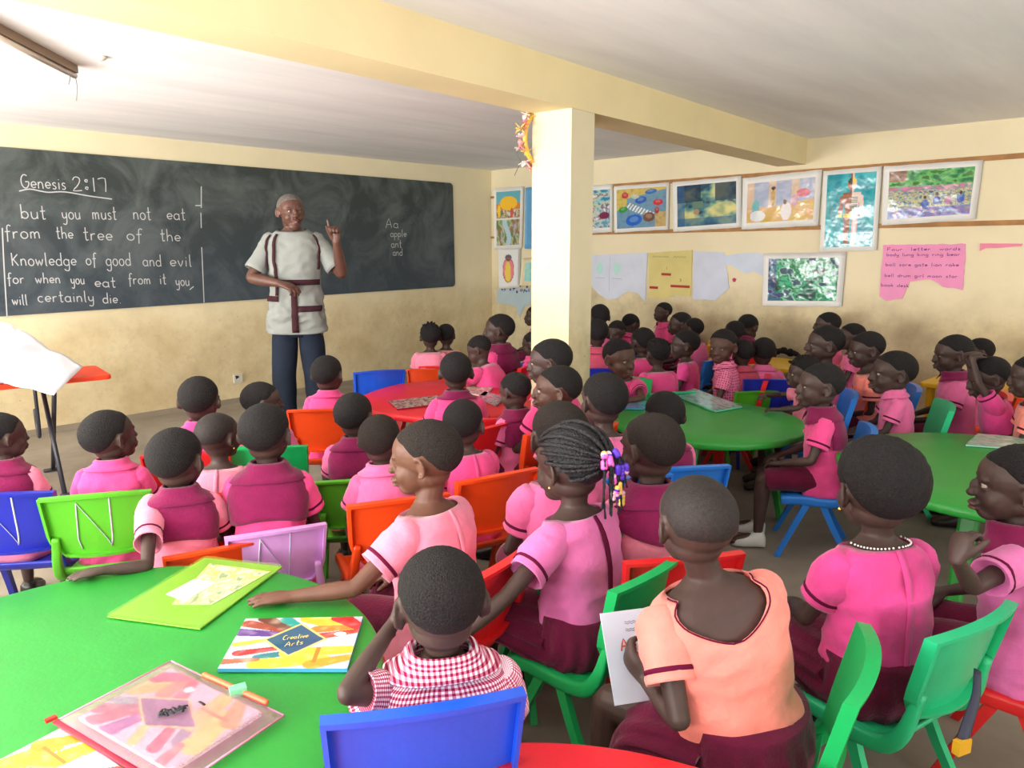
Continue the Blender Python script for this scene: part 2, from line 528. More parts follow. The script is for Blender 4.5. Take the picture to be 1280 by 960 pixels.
# ------------------------------------------------------------------ measured layout of the place (metres)
G = {'P': {'house': [(0.0503, 2.0425), (0.5495, 2.0439), (0.5268, 1.3664), (0.0598, 1.3457)], 'blue': [(0.5747, 2.0253), (1.2162, 2.034), (1.2288, 1.3611), (0.5653, 1.3576)], 'fly': [(0.1288, 1.3646), (0.5011, 1.3663), (0.4895, 0.9224), (0.1405, 0.8893)], 'cyan': [(0.5273, 1.2498), (0.9735, 1.2734), (0.9777, 0.96), (0.4895, 0.9407)], 'blots': [(0.0988, 0.8781), (0.9781, 0.9337), (0.809, 0.7478), (0.5554, 0.7058), (0.4775, 0.5622), (0.4111, 0.6973), (0.0981, 0.7264)], 'river': [(1.2507, 1.9913), (1.8032, 2.0024), (1.818, 1.5313), (1.2713, 1.5119)], 'traffic': [(1.8242, 1.9781), (2.4766, 1.9808), (2.4875, 1.5467), (1.8488, 1.5231)], 'lake': [(2.5121, 1.9788), (3.2158, 1.9938), (3.2427, 1.5579), (2.5422, 1.5239)], 'room': [(3.2323, 1.9727), (3.9252, 2.0003), (3.9262, 1.5606), (3.244, 1.5373)], 'body': [(3.9392, 1.987), (4.3864, 1.993), (4.3995, 1.3653), (3.9556, 1.3495)], 'crowd': [(4.3981, 1.9922), (5.0583, 1.9893), (5.0495, 1.5867), (4.4188, 1.5527)], 'white1': [(1.5086, 1.2966), (2.248, 1.3279), (2.2384, 0.8527), (2.1383, 0.9346), (2.0193, 0.9451), (1.8904, 0.8663), (1.7666, 0.8434), (1.6373, 0.9114), (1.549, 0.9825)], 'yellow': [(2.2575, 1.328), (2.751, 1.358), (2.7557, 0.9258), (2.5964, 0.9406), (2.4535, 0.8876), (2.2846, 0.8944)], 'white2': [(2.7644, 1.3471), (3.0831, 1.3424), (3.1497, 1.0243), (3.0185, 0.9098), (2.7828, 0.9048)], 'white3': [(3.0849, 1.3106), (3.2718, 1.337), (3.4678, 1.3347), (3.4811, 1.1343), (3.3813, 1.1728), (3.283, 1.1562), (3.1696, 1.2236), (3.0977, 1.2292)], 'green': [(3.468, 1.332), (4.1682, 1.3512), (4.165, 0.9193), (3.4826, 0.8859)], 'pink': [(4.4432, 1.4079), (5.0059, 1.4161), (5.0179, 1.0873), (4.8848, 1.1083), (4.7993, 1.1579), (4.6546, 1.1351), (4.6156, 1.0067), (4.498, 0.9822), (4.4475, 1.0166)], 'scrap': [(5.0916, 1.4161), (5.3512, 1.4162), (5.3438, 1.3985), (5.1296, 1.3834), (5.0966, 1.3666)], 'flower': [(3.1759, 1.1177), (3.2611, 1.1345), (3.2585, 1.05), (3.188, 1.0472)]}, 'rail_up': [(1.7322, 1.9945), (5.0468, 2.0063), (5.292, 2.0159), (5.2954, 1.9845), (5.049, 1.9847)], 'rail_lo': [(1.5352, 1.5261), (3.9652, 1.5663), (5.3387, 1.5777), (5.3427, 1.5404), (1.5364, 1.4813)], 'rail_c': [(-0.0192, 1.9458), (-0.0228, 1.4852)], 'board': [(4.8951, 2.0978), (0.6219, 2.074), (0.6075, 0.9367), (5.0243, 0.8892)], 'words': [('Genesis', (4.7988, 1.8091), (4.509, 1.8123), 0.0558, 0),
 ('2:17', (4.4667, 1.8028), (4.2256, 1.8084), 0.0642, 0),
 ('but', (4.821, 1.5956), (4.663, 1.5935), 0.0591, 1),
 ('you', (4.5571, 1.5958), (4.4317, 1.5986), 0.0584, 1),
 ('must', (4.3478, 1.6005), (4.1747, 1.6013), 0.0599, 1),
 ('not', (4.0486, 1.6072), (3.9131, 1.6039), 0.0621, 1),
 ('eat', (3.7853, 1.6099), (3.6341, 1.61), 0.0576, 1),
 ('from', (4.9348, 1.4536), (4.7083, 1.4546), 0.056, 2),
 ('the', (4.6085, 1.4551), (4.4954, 1.4526), 0.0525, 2),
 ('tree', (4.4244, 1.444), (4.219, 1.4384), 0.0598, 2),
 ('of', (4.1114, 1.4449), (3.996, 1.4389), 0.0559, 2),
 ('the', (3.8511, 1.4393), (3.6884, 1.4331), 0.0577, 2),
 ('Knowledge', (4.9158, 1.2616), (4.4928, 1.2527), 0.0567, 3),
 ('of', (4.4255, 1.2573), (4.3519, 1.2558), 0.0544, 3),
 ('good', (4.2833, 1.2483), (4.0991, 1.2444), 0.0614, 3),
 ('and', (4.0072, 1.2393), (3.8621, 1.2329), 0.0572, 3),
 ('evil', (3.7908, 1.2313), (3.6105, 1.2274), 0.0587, 3),
 ('for', (4.954, 1.1346), (4.849, 1.1335), 0.0454, 4),
 ('when', (4.7776, 1.1308), (4.6146, 1.1246), 0.0465, 4),
 ('you', (4.5447, 1.1159), (4.4506, 1.1123), 0.048, 4),
 ('eat', (4.3792, 1.088), (4.2284, 1.0786), 0.049, 4),
 ('from', (4.1303, 1.0999), (3.957, 1.0932), 0.0505, 4),
 ('it', (3.887, 1.0905), (3.8353, 1.0885), 0.052, 4),
 ('you', (3.7577, 1.0723), (3.6437, 1.0677), 0.0528, 4),
 ('will', (4.9403, 0.9817), (4.8449, 0.9762), 0.0459, 5),
 ('certainly', (4.7762, 0.9928), (4.3956, 0.9746), 0.0498, 5),
 ('die.', (4.3336, 0.9587), (4.1981, 0.9509), 0.0496, 5),
 ('Aa', (1.5666, 1.574), (1.4001, 1.5764), 0.0566, 6),
 ('apple', (1.5081, 1.4853), (1.2964, 1.4866), 0.0449, 7),
 ('ant', (1.5018, 1.3749), (1.3646, 1.3744), 0.0492, 8),
 ('and', (1.4839, 1.2925), (1.3568, 1.2911), 0.0453, 9)], 'lines': [[(4.8161, 1.786), (4.7493, 1.8032), (4.6791, 1.7925), (4.6279, 1.7865), (4.5214, 1.7944), (4.3595, 1.7725), (4.1957, 1.7556)], [(3.4799, 1.8895), (3.4937, 1.712)], [(3.5002, 1.6723), (3.5065, 1.5465)], [(3.5436, 1.73), (3.4956, 1.7316)], [(3.5155, 1.3866), (3.5307, 0.9197)], [(4.9466, 1.5261), (4.9637, 1.2739), (4.9846, 0.8922)], [(3.6464, 1.0342), (3.6101, 1.0596)]], 'socket': (3.2676, 0.2214), 'holes': [(1.7876, 0.8708), (1.7068, 0.8707), (0.5657, 1.8601), (3.2207, 0.881)], 'tube': [(-1.9445, 2.8063), (-2.0804, 3.787)], 'rose': [(-1.8585, 3.6065), (0.0422, 6.885)], 'wallet_g': [(-1.0086, 1.735), (-0.7524, 1.6738), (-0.6597, 2.0268), (-0.9073, 2.0882)], 'paper_g': [(-0.8734, 1.7939), (-0.7706, 1.7939), (-0.6824, 1.9895), (-0.8753, 2.0432)], 'white_g': [(-0.914, 1.8474), (-0.844, 1.807), (-0.8085, 1.9185), (-0.8758, 1.9383)], 'wallet_p': [(-0.8776, 1.303), (-0.75, 1.5142), (-0.444, 1.3204), (-0.5704, 1.1141)], 'book': [(-0.6393, 1.4919), (-0.3579, 1.4919), (-0.3691, 1.7242), (-0.6557, 1.7136)], 'book2': [(-0.9569, 1.136), (-0.8574, 1.2929), (-0.6106, 1.1264), (-0.7388, 1.0063)], 't3a': [(-0.7287, 4.3249), (-0.64, 4.1087), (-0.424, 4.2359), (-0.4533, 4.4897)], 't3b': [(-0.3203, 4.615), (-0.2896, 4.7745), (-0.1234, 4.7472), (-0.1648, 4.4654)], 't3c': [(-0.2122, 4.4414), (-0.1702, 4.615), (-0.0338, 4.4414), (-0.0913, 4.1927)], 't4a': [(0.994, 4.4896), (1.1598, 4.6944), (1.307, 4.1698), (1.1198, 4.0457)], 't4b': [(0.6116, 4.1294), (0.734, 4.1087), (0.814, 4.3023), (0.6852, 4.3477)], 't5a': [(2.0862, 3.3475), (2.2669, 3.5536), (2.4773, 3.4624), (2.3183, 3.2659)], 'KIDS': [{'id': 'K1', 'p': [-1.863, 2.667, 0.727], 's': 0.92, 'hs': 0.9, 'b': 8, 'h': -30, 'pt': 0, 'lean': 4, 'w': 54, 'st': 'yk', 'c': 'lpink', 'ch': 'navy', 'lab': 'child in a maroon-yoked pink shirt on the dark blue chair marked N', 'mark': 1, 'coff': (0.1, 0)},
     {'id': 'K2', 'p': [-1.467, 2.665, 0.728], 's': 0.922, 'hs': 1.013, 'b': 10, 'h': -28, 'pt': -8, 'lean': 4, 'w': 60, 'st': 'col', 'c': 'hot', 'ch': 'lime', 'lab': 'child in a hot pink collared shirt on the light green chair marked N', 'mark': 1, 'cyaw': 16},
     {'id': 'K3', 'p': [-1.078, 2.337, 0.736], 's': 0.938, 'hs': 1.065, 'b': 18, 'h': -5, 'pt': 0, 'lean': 4, 'w': 66, 'st': 'yk', 'c': 'lpink', 'ch': 'orange', 'lab': 'child in a wide maroon collar resting one hand on the big green table', 'cyaw': 30, 'coff': (0.07, 0), 'csc': 0.85, 'lh': {'f': (-0.9, -0.35, -0.05), 'n': (0, 0, -1), 'curl': (0.12, 0.1, 0.12, 0.15), 'w': [-1.1437, 1.9681, 0.522], 'e': [-1.0478, 2.0267, 0.5075]}},
     {'id': 'K4', 'p': [-1.342, 3.167, 0.757], 's': 0.983, 'hs': 1.065, 'b': 8, 'h': 5, 'pt': 0, 'lean': 4, 'w': 48, 'st': 'col', 'c': 'mag', 'ch': 'red', 'lab': 'child with protruding ears between two others, looking at the blackboard, magenta shirt'},
     {'id': 'K5', 'p': [-1.07, 2.667, 0.727], 's': 0.921, 'hs': 0.904, 'b': 8, 'h': -25, 'pt': 0, 'lean': 4, 'w': 52, 'st': 'rnd', 'c': 'lpink', 'ch': 'red', 'lab': 'close-cropped child with a gold earring in a light pink blouse', 'hair': 'bald', 'ear': 1},
     {'id': 'K6', 'p': [-1.106, 3.27, 0.728], 's': 0.923, 'hs': 0.907, 'b': 5, 'h': -60, 'pt': 0, 'lean': 4, 'w': 46, 'st': 'col', 'c': 'pink', 'ch': 'green', 'lab': 'child seen in profile under the wall socket, pink shirt', 'coff': (0.06, 0)},
     {'id': 'K7', 'p': [-0.825, 2.451, 0.792], 's': 1.056, 'hs': 1.065, 'b': 14, 'h': -3, 'pt': 0, 'lean': 4, 'w': 62, 'st': 'yk', 'c': 'hot', 'ch': 'lavender', 'lab': 'child with a purple-maroon yoke on the lavender chair marked N', 'mark': 1, 'cyaw': 24, 'coff': (0.0, 0.02), 'csc': 0.9},
     {'id': 'K8', 'p': [-0.988, 3.979, 0.727], 's': 0.921, 'hs': 1.06, 'b': 5, 'h': -12, 'pt': 0, 'lean': 4, 'w': 39, 'st': 'col', 'c': 'hot', 'ch': 'orange', 'lab': 'child in a bright pink collared shirt just below the teacher'},
     {'id': 'K9', 'p': [-0.64, 2.991, 0.727], 's': 0.92, 'hs': 0.988, 'b': 10, 'h': -15, 'pt': 0, 'lean': 4, 'w': 48, 'st': 'yk', 'c': 'pink', 'ch': 'lime', 'lab': 'child in a crumpled maroon-yoked shirt behind the small green chair', 'csc': 0.9},
     {'id': 'K10', 'p': [-0.469, 2.608, 0.728], 's': 0.922, 'hs': 0.955, 'b': 22, 'h': -10, 'pt': 0, 'lean': 4, 'w': 52, 'st': 'col', 'c': 'pink', 'ch': 'orange', 'lab': 'speckle-haired child in a pink shirt holding the orange chair back', 'brown': 1},
     {'id': 'K11', 'p': [-0.244, 2.01, 0.836], 's': 1.15, 'hs': 1.065, 'b': 58, 'h': 80, 'pt': 6, 'lean': 2, 'w': 86, 'st': 'rnd', 'c': 'lpink', 'ch': 'red', 'lab': 'boy in profile reaching his arm across the big green table', 'brown': 1, 'skin': (98, 64, 50), 'closed': 1, 'look': -0.3, 'lh': {'f': (-1, -0.05, -0.04), 'n': (0, 0, -1), 'hint': (0.3, -0.6, -0.7), 'curl': (0.12, 0.08, 0.1, 0.14), 'w': [-0.5727, 1.8025, 0.525]}},
     {'id': 'K12', 'p': [-0.284, 3.753, 0.779], 's': 1.03, 'hs': 1.065, 'b': 12, 'h': 5, 'pt': -2, 'lean': 4, 'w': 40, 'st': 'colm', 'c': 'hot', 'ch': 'red', 'lab': 'child with a maroon collar at the near edge of the long red table'},
     {'id': 'K13', 'p': [-0.187, 2.854, 0.727], 's': 0.92, 'hs': 1.01, 'b': 32, 'h': -12, 'pt': 0, 'lean': 4, 'w': 50, 'st': 'rnd', 'c': 'hot', 'ch': 'orange', 'lab': 'child in a low-necked hot pink blouse before the big red chair', 'hair': 'short'},
     {'id': 'K14', 'p': [-0.614, 5.625, 0.728], 's': 0.922, 'hs': 0.988, 'b': 0, 'h': 10, 'pt': 0, 'lean': 4, 'w': 25, 'st': 'rnd', 'c': 'lpink', 'ch': 'orange', 'lab': 'girl with tufted hair beside the empty blue chair, light pink blouse', 'hair': 'tuft', 'csc': 0.88},
     {'id': 'K15', 'p': [-0.502, 5.731, 0.727], 's': 0.921, 'hs': 0.9, 'b': -10, 'h': -10, 'pt': 0, 'lean': 4, 'w': 20, 'st': 'rnd', 'c': 'salmon', 'ch': 'red', 'lab': 'girl in salmon pink half hidden behind the tuft-haired girl', 'csc': 0.88},
     {'id': 'K16', 'p': [-0.222, 4.935, 0.728], 's': 0.921, 'hs': 0.9, 'b': 60, 'h': 75, 'pt': 25, 'lean': 24, 'w': 27, 'st': 'rnd', 'c': 'hot', 'ch': 'red', 'lab': 'child bending over the red table with folded arms, pink puff sleeves', 'arms': 'table'},
     {'id': 'K17', 'p': [-0.096, 5.282, 0.821], 's': 1.118, 'hs': 1.127, 'b': 60, 'h': 80, 'pt': 0, 'lean': 4, 'w': 36, 'st': 'yk', 'c': 'hot', 'ch': 'red', 'lab': 'tall child in profile with maroon yoke at the far end of the red table'},
     {'id': 'K18', 'p': [0.217, 7.273, 0.728], 's': 0.921, 'hs': 1.028, 'b': 70, 'h': 80, 'pt': 0, 'lean': 4, 'w': 24, 'st': 'rnd', 'c': 'pink', 'ch': 'navy', 'lab': 'child beside the far side of the pillar, leaning an arm on a blue chair'},
     {'id': 'K19', 'p': [0.145, 5.214, 0.728], 's': 0.922, 'hs': 0.9, 'b': 50, 'h': 60, 'pt': 10, 'lean': 4, 'w': 24, 'st': 'col', 'c': 'hot', 'ch': 'navy', 'lab': 'dark-haired child half hidden by the pillar edge'},
     {'id': 'K20', 'p': [0.171, 3.459, 0.878], 's': 1.239, 'hs': 1.065, 'b': 60, 'h': 80, 'pt': 5, 'lean': 4, 'w': 44, 'st': 'col', 'c': 'hot', 'ch': 'orange', 'lab': 'child in profile in front of the pillar foot, hot pink collar'},
     {'id': 'K21', 'p': [0.19, 3.18, 0.8], 's': 1.074, 'hs': 1.065, 'b': 60, 'h': 88, 'pt': 0, 'lean': 4, 'w': 56, 'st': 'col', 'c': 'pink', 'ch': 'orange', 'lab': 'wide-eyed child in profile in front of the pillar', 'skin': (84, 58, 48), 'eye': 0.0018},
     {'id': 'K22', 'p': [0.011, 3.513, 0.727], 's': 0.921, 'hs': 0.9, 'b': 42, 'h': 45, 'pt': 15, 'lean': 4, 'w': 38, 'st': 'yk', 'c': 'pink', 'ch': 'orange', 'lab': 'child with a broad maroon collar looking down at the red table'},
     {'id': 'K23', 'p': [0.144, 2.304, 0.822], 's': 1.119, 'hs': 1.158, 'b': 20, 'h': 20, 'pt': 0, 'lean': 4, 'w': 72, 'st': 'rnd', 'c': 'pink', 'ch': 'green', 'lab': 'brown-haired child behind the girl with beaded braids', 'brown': 1},
     {'id': 'K24', 'p': [0.352, 2.864, 0.82], 's': 1.117, 'hs': 1.123, 'b': 15, 'h': 25, 'pt': 0, 'lean': 4, 'w': 58, 'st': 'rnd', 'c': 'pink', 'ch': 'blue', 'lab': 'black-haired child with a pale fleck in the hair at the green table edge', 'brown': 0},
     {'id': 'K25', 'p': [0.159, 2.003, 0.82], 's': 1.116, 'hs': 1.148, 'b': 48, 'h': 45, 'pt': 5, 'lean': 4, 'w': 88, 'st': 'plk', 'c': 'mauve', 'ch': 'green', 'lab': 'girl with beaded braids in a mauve blouse and maroon pleated skirt', 'hair': 'braid', 'ear': 1, 'skirt': 1, 'lh': {'f': (-0.8, 0.5, -0.1), 'n': (0, 0, -1), 'hint': (-0.3, -0.8, -0.5), 'w': [-0.1566, 1.6909, 0.45]}},
     {'id': 'K26', 'p': [0.41, 2.165, 0.821], 's': 1.117, 'hs': 1.079, 'b': 12, 'h': 35, 'pt': 3, 'lean': 4, 'w': 76, 'st': 'ykd', 'c': 'lpink', 'ch': 'red', 'lab': 'child in a maroon-yoked pale pink dress beside the beaded braids', 'brown': 1},
     {'id': 'K27', 'p': [0.616, 2.985, 0.729], 's': 0.923, 'hs': 1.041, 'b': 10, 'h': 10, 'pt': 5, 'lean': 4, 'w': 50, 'st': 'yk', 'c': 'pink', 'ch': 'blue', 'lab': 'child at the green table half hidden by the child in the pale dress'},
     {'id': 'K28', 'p': [0.394, 1.543, 0.828], 's': 1.134, 'hs': 1.065, 'b': 12, 'h': 14, 'pt': 4, 'lean': 6, 'w': 98, 'st': 'vnk', 'c': 'salmon', 'ch': 'green', 'lab': 'shaven-headed girl in a salmon blouse with a low V back, holding a booklet', 'hair': 'bald', 'skirt': 1, 'sl': -11, 'cyaw': 62, 'tw': 35, 'wide': 1.12, 'sklen': 0.62, 'lh': {'f': (-0.5, 0.6, 0.5), 'n': (0.7, 0.5, 0.1), 'curl': (0.6, 0.6, 0.6, 0.6), 'w': [0.2931, 1.512, 0.4757], 'e': [0.3396, 1.3685, 0.4695]}},
     {'id': 'K29', 'p': [-0.136, 1.32, 0.755], 's': 0.979, 'hs': 1.065, 'b': 14, 'h': 18, 'pt': 12, 'lean': 2, 'w': 112, 'st': 'chk', 'c': 'check', 'ch': 'royal', 'lab': 'boy in a red and white checked shirt leaning his cheek on his hand', 'csc': 1.0, 'csz': 1.12, 'wide': 1.18, 'cpos': [-0.145, 1.138], 'lh': {'f': (0.3, 0.25, 0.9), 'n': (0.9, 0.1, 0), 'curl': (0.4, 0.5, 0.6, 0.7), 'w': [-0.2283, 1.3597, 0.6945], 'e': [-0.2965, 1.2153, 0.6297]}},
     {'id': 'K30', 'p': [0.906, 1.792, 0.821], 's': 1.118, 'hs': 1.2, 'b': 16, 'h': 5, 'pt': 4, 'lean': 4, 'w': 98, 'st': 'rnd', 'c': 'mag', 'ch': 'mint', 'lab': 'girl with a white bead necklace in a bright pink blouse', 'hair': 'afro', 'ear': 1, 'skirt': 1, 'necklace': 1, 'cyaw': 32},
     {'id': 'K31', 'p': [1.308, 1.876, 0.804], 's': 1.082, 'hs': 1.065, 'b': 50, 'h': 68, 'pt': 2, 'lean': 4, 'w': 92, 'st': 'yk', 'c': 'mauve', 'ch': 'red', 'lab': 'boy with a hand at his mouth and a black belt hanging from the red chair', 'necklace': 0, 'eye': 0.0018, 'lh': {'f': (0.25, 0.25, 1), 'n': (0.9, 0.3, 0), 'hint': (-0.6, -0.2, -0.8), 'curl': (0.8, 0.9, 1.0, 1.0), 'w': [1.0174, 1.6165, 0.7078]}},
     {'id': 'K32', 'p': [0.634, 4.367, 0.755], 's': 0.979, 'hs': 1.129, 'b': 165, 'h': 215, 'pt': 5, 'lean': 4, 'w': 40, 'st': 'rnd', 'c': 'hot', 'ch': 'mintb', 'lab': 'boy facing the camera leaning over the back of a small green chair', 'arms': 'table', 'skin': (84, 58, 48), 'eye': 0.0018},
     {'id': 'K33', 'p': [0.718, 6.191, 0.824], 's': 1.124, 'hs': 1.065, 'b': 10, 'h': 10, 'pt': 0, 'lean': 4, 'w': 25, 'st': 'col', 'c': 'pink', 'ch': 'blue', 'lab': 'dark round head against the wall just beside the pillar', 'csc': 0.88},
     {'id': 'K34', 'p': [0.594, 5.24, 0.798], 's': 1.069, 'hs': 1.065, 'b': 0, 'h': 0, 'pt': 0, 'lean': 4, 'w': 29, 'st': 'col', 'c': 'maroonp', 'ch': 'navy', 'lab': 'child in a dusty maroon shirt beside the pillar'},
     {'id': 'K35', 'p': [0.837, 6.022, 0.718], 's': 0.901, 'hs': 0.9, 'b': 120, 'h': 140, 'pt': 15, 'lean': 4, 'w': 21, 'st': 'col', 'c': 'pink', 'ch': 'blue', 'lab': 'child facing the room behind the boy on the small green chair', 'csc': 0.88},
     {'id': 'K36', 'p': [1.009, 6.347, 0.741], 's': 0.95, 'hs': 0.9, 'b': -40, 'h': -60, 'pt': 25, 'lean': 22, 'w': 20, 'st': 'col', 'c': 'hot', 'ch': 'blue', 'lab': 'child in salmon pink bending forward near the wall under the drawings', 'csc': 0.88},
     {'id': 'K37', 'p': [1.388, 6.943, 0.796], 's': 1.065, 'hs': 0.9, 'b': 100, 'h': 110, 'pt': 0, 'lean': 4, 'w': 19, 'st': 'col', 'c': 'hot', 'ch': 'red', 'lab': 'child sitting upright by the wall beneath the torn yellow chart'},
     {'id': 'K38', 'p': [1.428, 6.407, 0.742], 's': 0.951, 'hs': 1.021, 'b': 75, 'h': 85, 'pt': 0, 'lean': 4, 'w': 27, 'st': 'col', 'c': 'hot', 'ch': 'yellow', 'lab': 'child in profile by an orange chair beneath the torn white sheet'},
     {'id': 'K39', 'p': [1.456, 6.035, 0.742], 's': 0.952, 'hs': 0.9, 'b': 40, 'h': 40, 'pt': 0, 'lean': 4, 'w': 21, 'st': 'rnd', 'c': 'pink', 'ch': 'blue', 'lab': 'child with a dark round head behind the magenta shirted child', 'csc': 0.88},
     {'id': 'K40', 'p': [1.193, 5.175, 0.728], 's': 0.921, 'hs': 1.041, 'b': 70, 'h': 80, 'pt': 0, 'lean': 4, 'w': 34, 'st': 'rnd', 'c': 'mag', 'ch': 'yellow', 'lab': 'child in profile in a plain magenta top beside the yellow chair'},
     {'id': 'K41', 'p': [0.928, 5.349, 0.727], 's': 0.921, 'hs': 1.044, 'b': 20, 'h': 30, 'pt': 0, 'lean': 4, 'w': 30, 'st': 'rnd', 'c': 'hot', 'ch': 'red', 'lab': 'dark-haired child just behind the boy with the small green chair', 'csc': 0.88},
     {'id': 'K42', 'p': [0.923, 4.747, 0.728], 's': 0.923, 'hs': 0.9, 'b': 15, 'h': 20, 'pt': 0, 'lean': 4, 'w': 28, 'st': 'rnd', 'c': 'hot', 'ch': 'mint', 'lab': 'girl with puffy tied hair in a hot pink top', 'hair': 'puff', 'csc': 0.88},
     {'id': 'K43', 'p': [1.341, 4.757, 0.773], 's': 1.017, 'hs': 1.102, 'b': 75, 'h': 140, 'pt': 5, 'lean': 4, 'w': 34, 'st': 'dot', 'c': 'dots', 'ch': 'red', 'lab': 'boy in a pink dotted shirt turning round to look back', 'skin': (84, 58, 48), 'eye': 0.0018, 'look': -0.2},
     {'id': 'K44', 'p': [1.481, 4.789, 0.727], 's': 0.921, 'hs': 0.9, 'b': 10, 'h': 10, 'pt': 0, 'lean': 4, 'w': 23, 'st': 'col', 'c': 'maroonp', 'ch': 'lime', 'lab': 'child in dusty red behind the boy in the dotted shirt', 'csc': 0.88},
     {'id': 'K45', 'p': [1.919, 6.093, 0.742], 's': 0.952, 'hs': 1.065, 'b': -30, 'h': -45, 'pt': 30, 'lean': 25, 'w': 26, 'st': 'yk', 'c': 'pink', 'ch': 'red', 'lab': 'child bent over the yellow table with a maroon collar'},
     {'id': 'K46', 'p': [1.627, 4.827, 0.727], 's': 0.92, 'hs': 0.977, 'b': -5, 'h': -5, 'pt': 0, 'lean': 4, 'w': 29, 'st': 'col', 'c': 'pink', 'ch': 'navy', 'lab': 'child seen from behind on the dark blue chair near the yellow table'},
     {'id': 'K47', 'p': [1.721, 5.816, 0.742], 's': 0.952, 'hs': 0.9, 'b': 30, 'h': 30, 'pt': 0, 'lean': 4, 'w': 21, 'st': 'col', 'c': 'pink', 'ch': 'yellow', 'lab': 'child whose dark hair shows above the boy in the dotted shirt', 'csc': 0.88},
     {'id': 'K48', 'p': [1.653, 4.218, 0.695], 's': 0.853, 'hs': 0.915, 'b': 75, 'h': 85, 'pt': 5, 'lean': 4, 'w': 36, 'st': 'rnd', 'c': 'lpink', 'ch': 'blue', 'lab': 'girl with tousled hair resting her arm on the middle green table', 'hair': 'puff', 'arms': 'table', 'lh': {'f': (-0.9, 0.3, 0), 'n': (0, 0, -1), 'hint': (0.2, -0.8, -0.3), 'w': [1.4453, 3.9965, 0.53]}},
     {'id': 'K49', 'p': [1.406, 3.381, 0.779], 's': 1.03, 'hs': 1.065, 'b': 72, 'h': 85, 'pt': 0, 'lean': 4, 'w': 52, 'st': 'yk', 'c': 'hot', 'ch': 'blue', 'lab': 'boy with maroon shorts and a white sneaker on the bright blue chair', 'sneaker': 1, 'coff': (0, 0.05)},
     {'id': 'K50', 'p': [2.452, 5.849, 0.795], 's': 1.062, 'hs': 0.999, 'b': 60, 'h': 70, 'pt': 0, 'lean': 4, 'w': 29, 'st': 'col', 'c': 'pink', 'ch': 'red', 'lab': 'tallest dark head against the dirty wall near the yellow table'},
     {'id': 'K51', 'p': [1.887, 4.515, 0.821], 's': 1.117, 'hs': 1.13, 'b': 75, 'h': 80, 'pt': 0, 'lean': 4, 'w': 42, 'st': 'rnd', 'c': 'pink', 'ch': 'orange', 'lab': 'child in profile with a fallen arm and pink cuffed sleeve by an orange chair'},
     {'id': 'K52', 'p': [2.493, 5.508, 0.742], 's': 0.952, 'hs': 1.017, 'b': 70, 'h': 80, 'pt': 0, 'lean': 4, 'w': 31, 'st': 'rnd', 'c': 'pink', 'ch': 'red', 'lab': 'child in profile with a small earring between two others'},
     {'id': 'K53', 'p': [2.094, 4.415, 0.801], 's': 1.075, 'hs': 1.065, 'b': 75, 'h': 85, 'pt': 10, 'lean': 4, 'w': 40, 'st': 'rnd', 'c': 'salmon', 'ch': 'blue', 'lab': 'child in a salmon top on a blue chair, arm hanging straight down', 'lh': {'f': (0, 0.1, -1), 'n': (1, 0, 0), 'hint': (0.5, -0.6, -0.2), 'w': [1.9986, 4.4035, 0.4]}},
     {'id': 'K54', 'p': [2.015, 3.931, 0.744], 's': 0.957, 'hs': 1.194, 'b': 72, 'h': 84, 'pt': 0, 'lean': 4, 'w': 50, 'st': 'col', 'c': 'pink', 'ch': 'mint', 'lab': 'child in profile in a pink collared shirt on a mint chair at the round table'},
     {'id': 'K55', 'p': [2.481, 4.199, 0.808], 's': 1.091, 'hs': 1.065, 'b': 68, 'h': 80, 'pt': 8, 'lean': 4, 'w': 42, 'st': 'colm', 'c': 'pink', 'ch': 'red', 'lab': 'round-headed child with a deep pink collar by the yellow table'},
     {'id': 'K56', 'p': [2.949, 4.719, 0.743], 's': 0.953, 'hs': 0.901, 'b': 60, 'h': 70, 'pt': 0, 'lean': 4, 'w': 32, 'st': 'col', 'c': 'pink', 'ch': 'orange', 'lab': 'child mostly hidden behind the one with arms on the head'},
     {'id': 'K57', 'p': [2.458, 3.829, 0.737], 's': 0.94, 'hs': 1.065, 'b': 65, 'h': 75, 'pt': 18, 'lean': 12, 'w': 46, 'st': 'rnd', 'c': 'mag', 'ch': 'navy', 'lab': 'child in a magenta top with both arms raised over the head', 'arms': 'head'},
     {'id': 'K58', 'p': [2.506, 3.569, 0.791], 's': 1.055, 'hs': 1.065, 'b': 60, 'h': 60, 'pt': 10, 'lean': 4, 'w': 50, 'st': 'rnd', 'c': 'salmon', 'ch': 'red', 'lab': 'child in a dusty salmon top at the edge behind the round green table'}], 'XCH': [('royal', -0.876, 4.896, 22, 'empty bright blue chair at the head of the long red table', 1.0),
 ('red', -0.096, 3.377, 48, 'tall red chair turned sideways between the two rows by the red table', 1.0)], 'sheet1': [[-2.8599, 4.3353, 0.9378], [-2.4804, 4.2944, 0.7195], [-2.3956, 3.8521, 0.6392], [-2.8154, 3.8903, 0.7344]], 'sheet2': [[-2.966, 4.0982, 1.0299], [-2.7391, 4.091, 0.9913], [-2.6023, 4.0221, 0.8949], [-2.8154, 3.8965, 0.7674]], 'booklet': [0.2906, 1.5951, 0.4848], 'belt': [[1.003, 1.4788, 0.5154], [0.9749, 1.4324, 0.4849], [0.9415, 1.3961, 0.454], [0.9164, 1.3703, 0.4249]]}


# ------------------------------------------------------------------ people
CAMP = np.array([0, 0, 1.42])
SKIN = {}


def skin(rgb):
    key = 'skin_%d_%d_%d' % rgb
    return mat(key, rgb, rough=0.52, var=0.08, vscale=22, bump=0.05, bscale=160, spec=0.38)


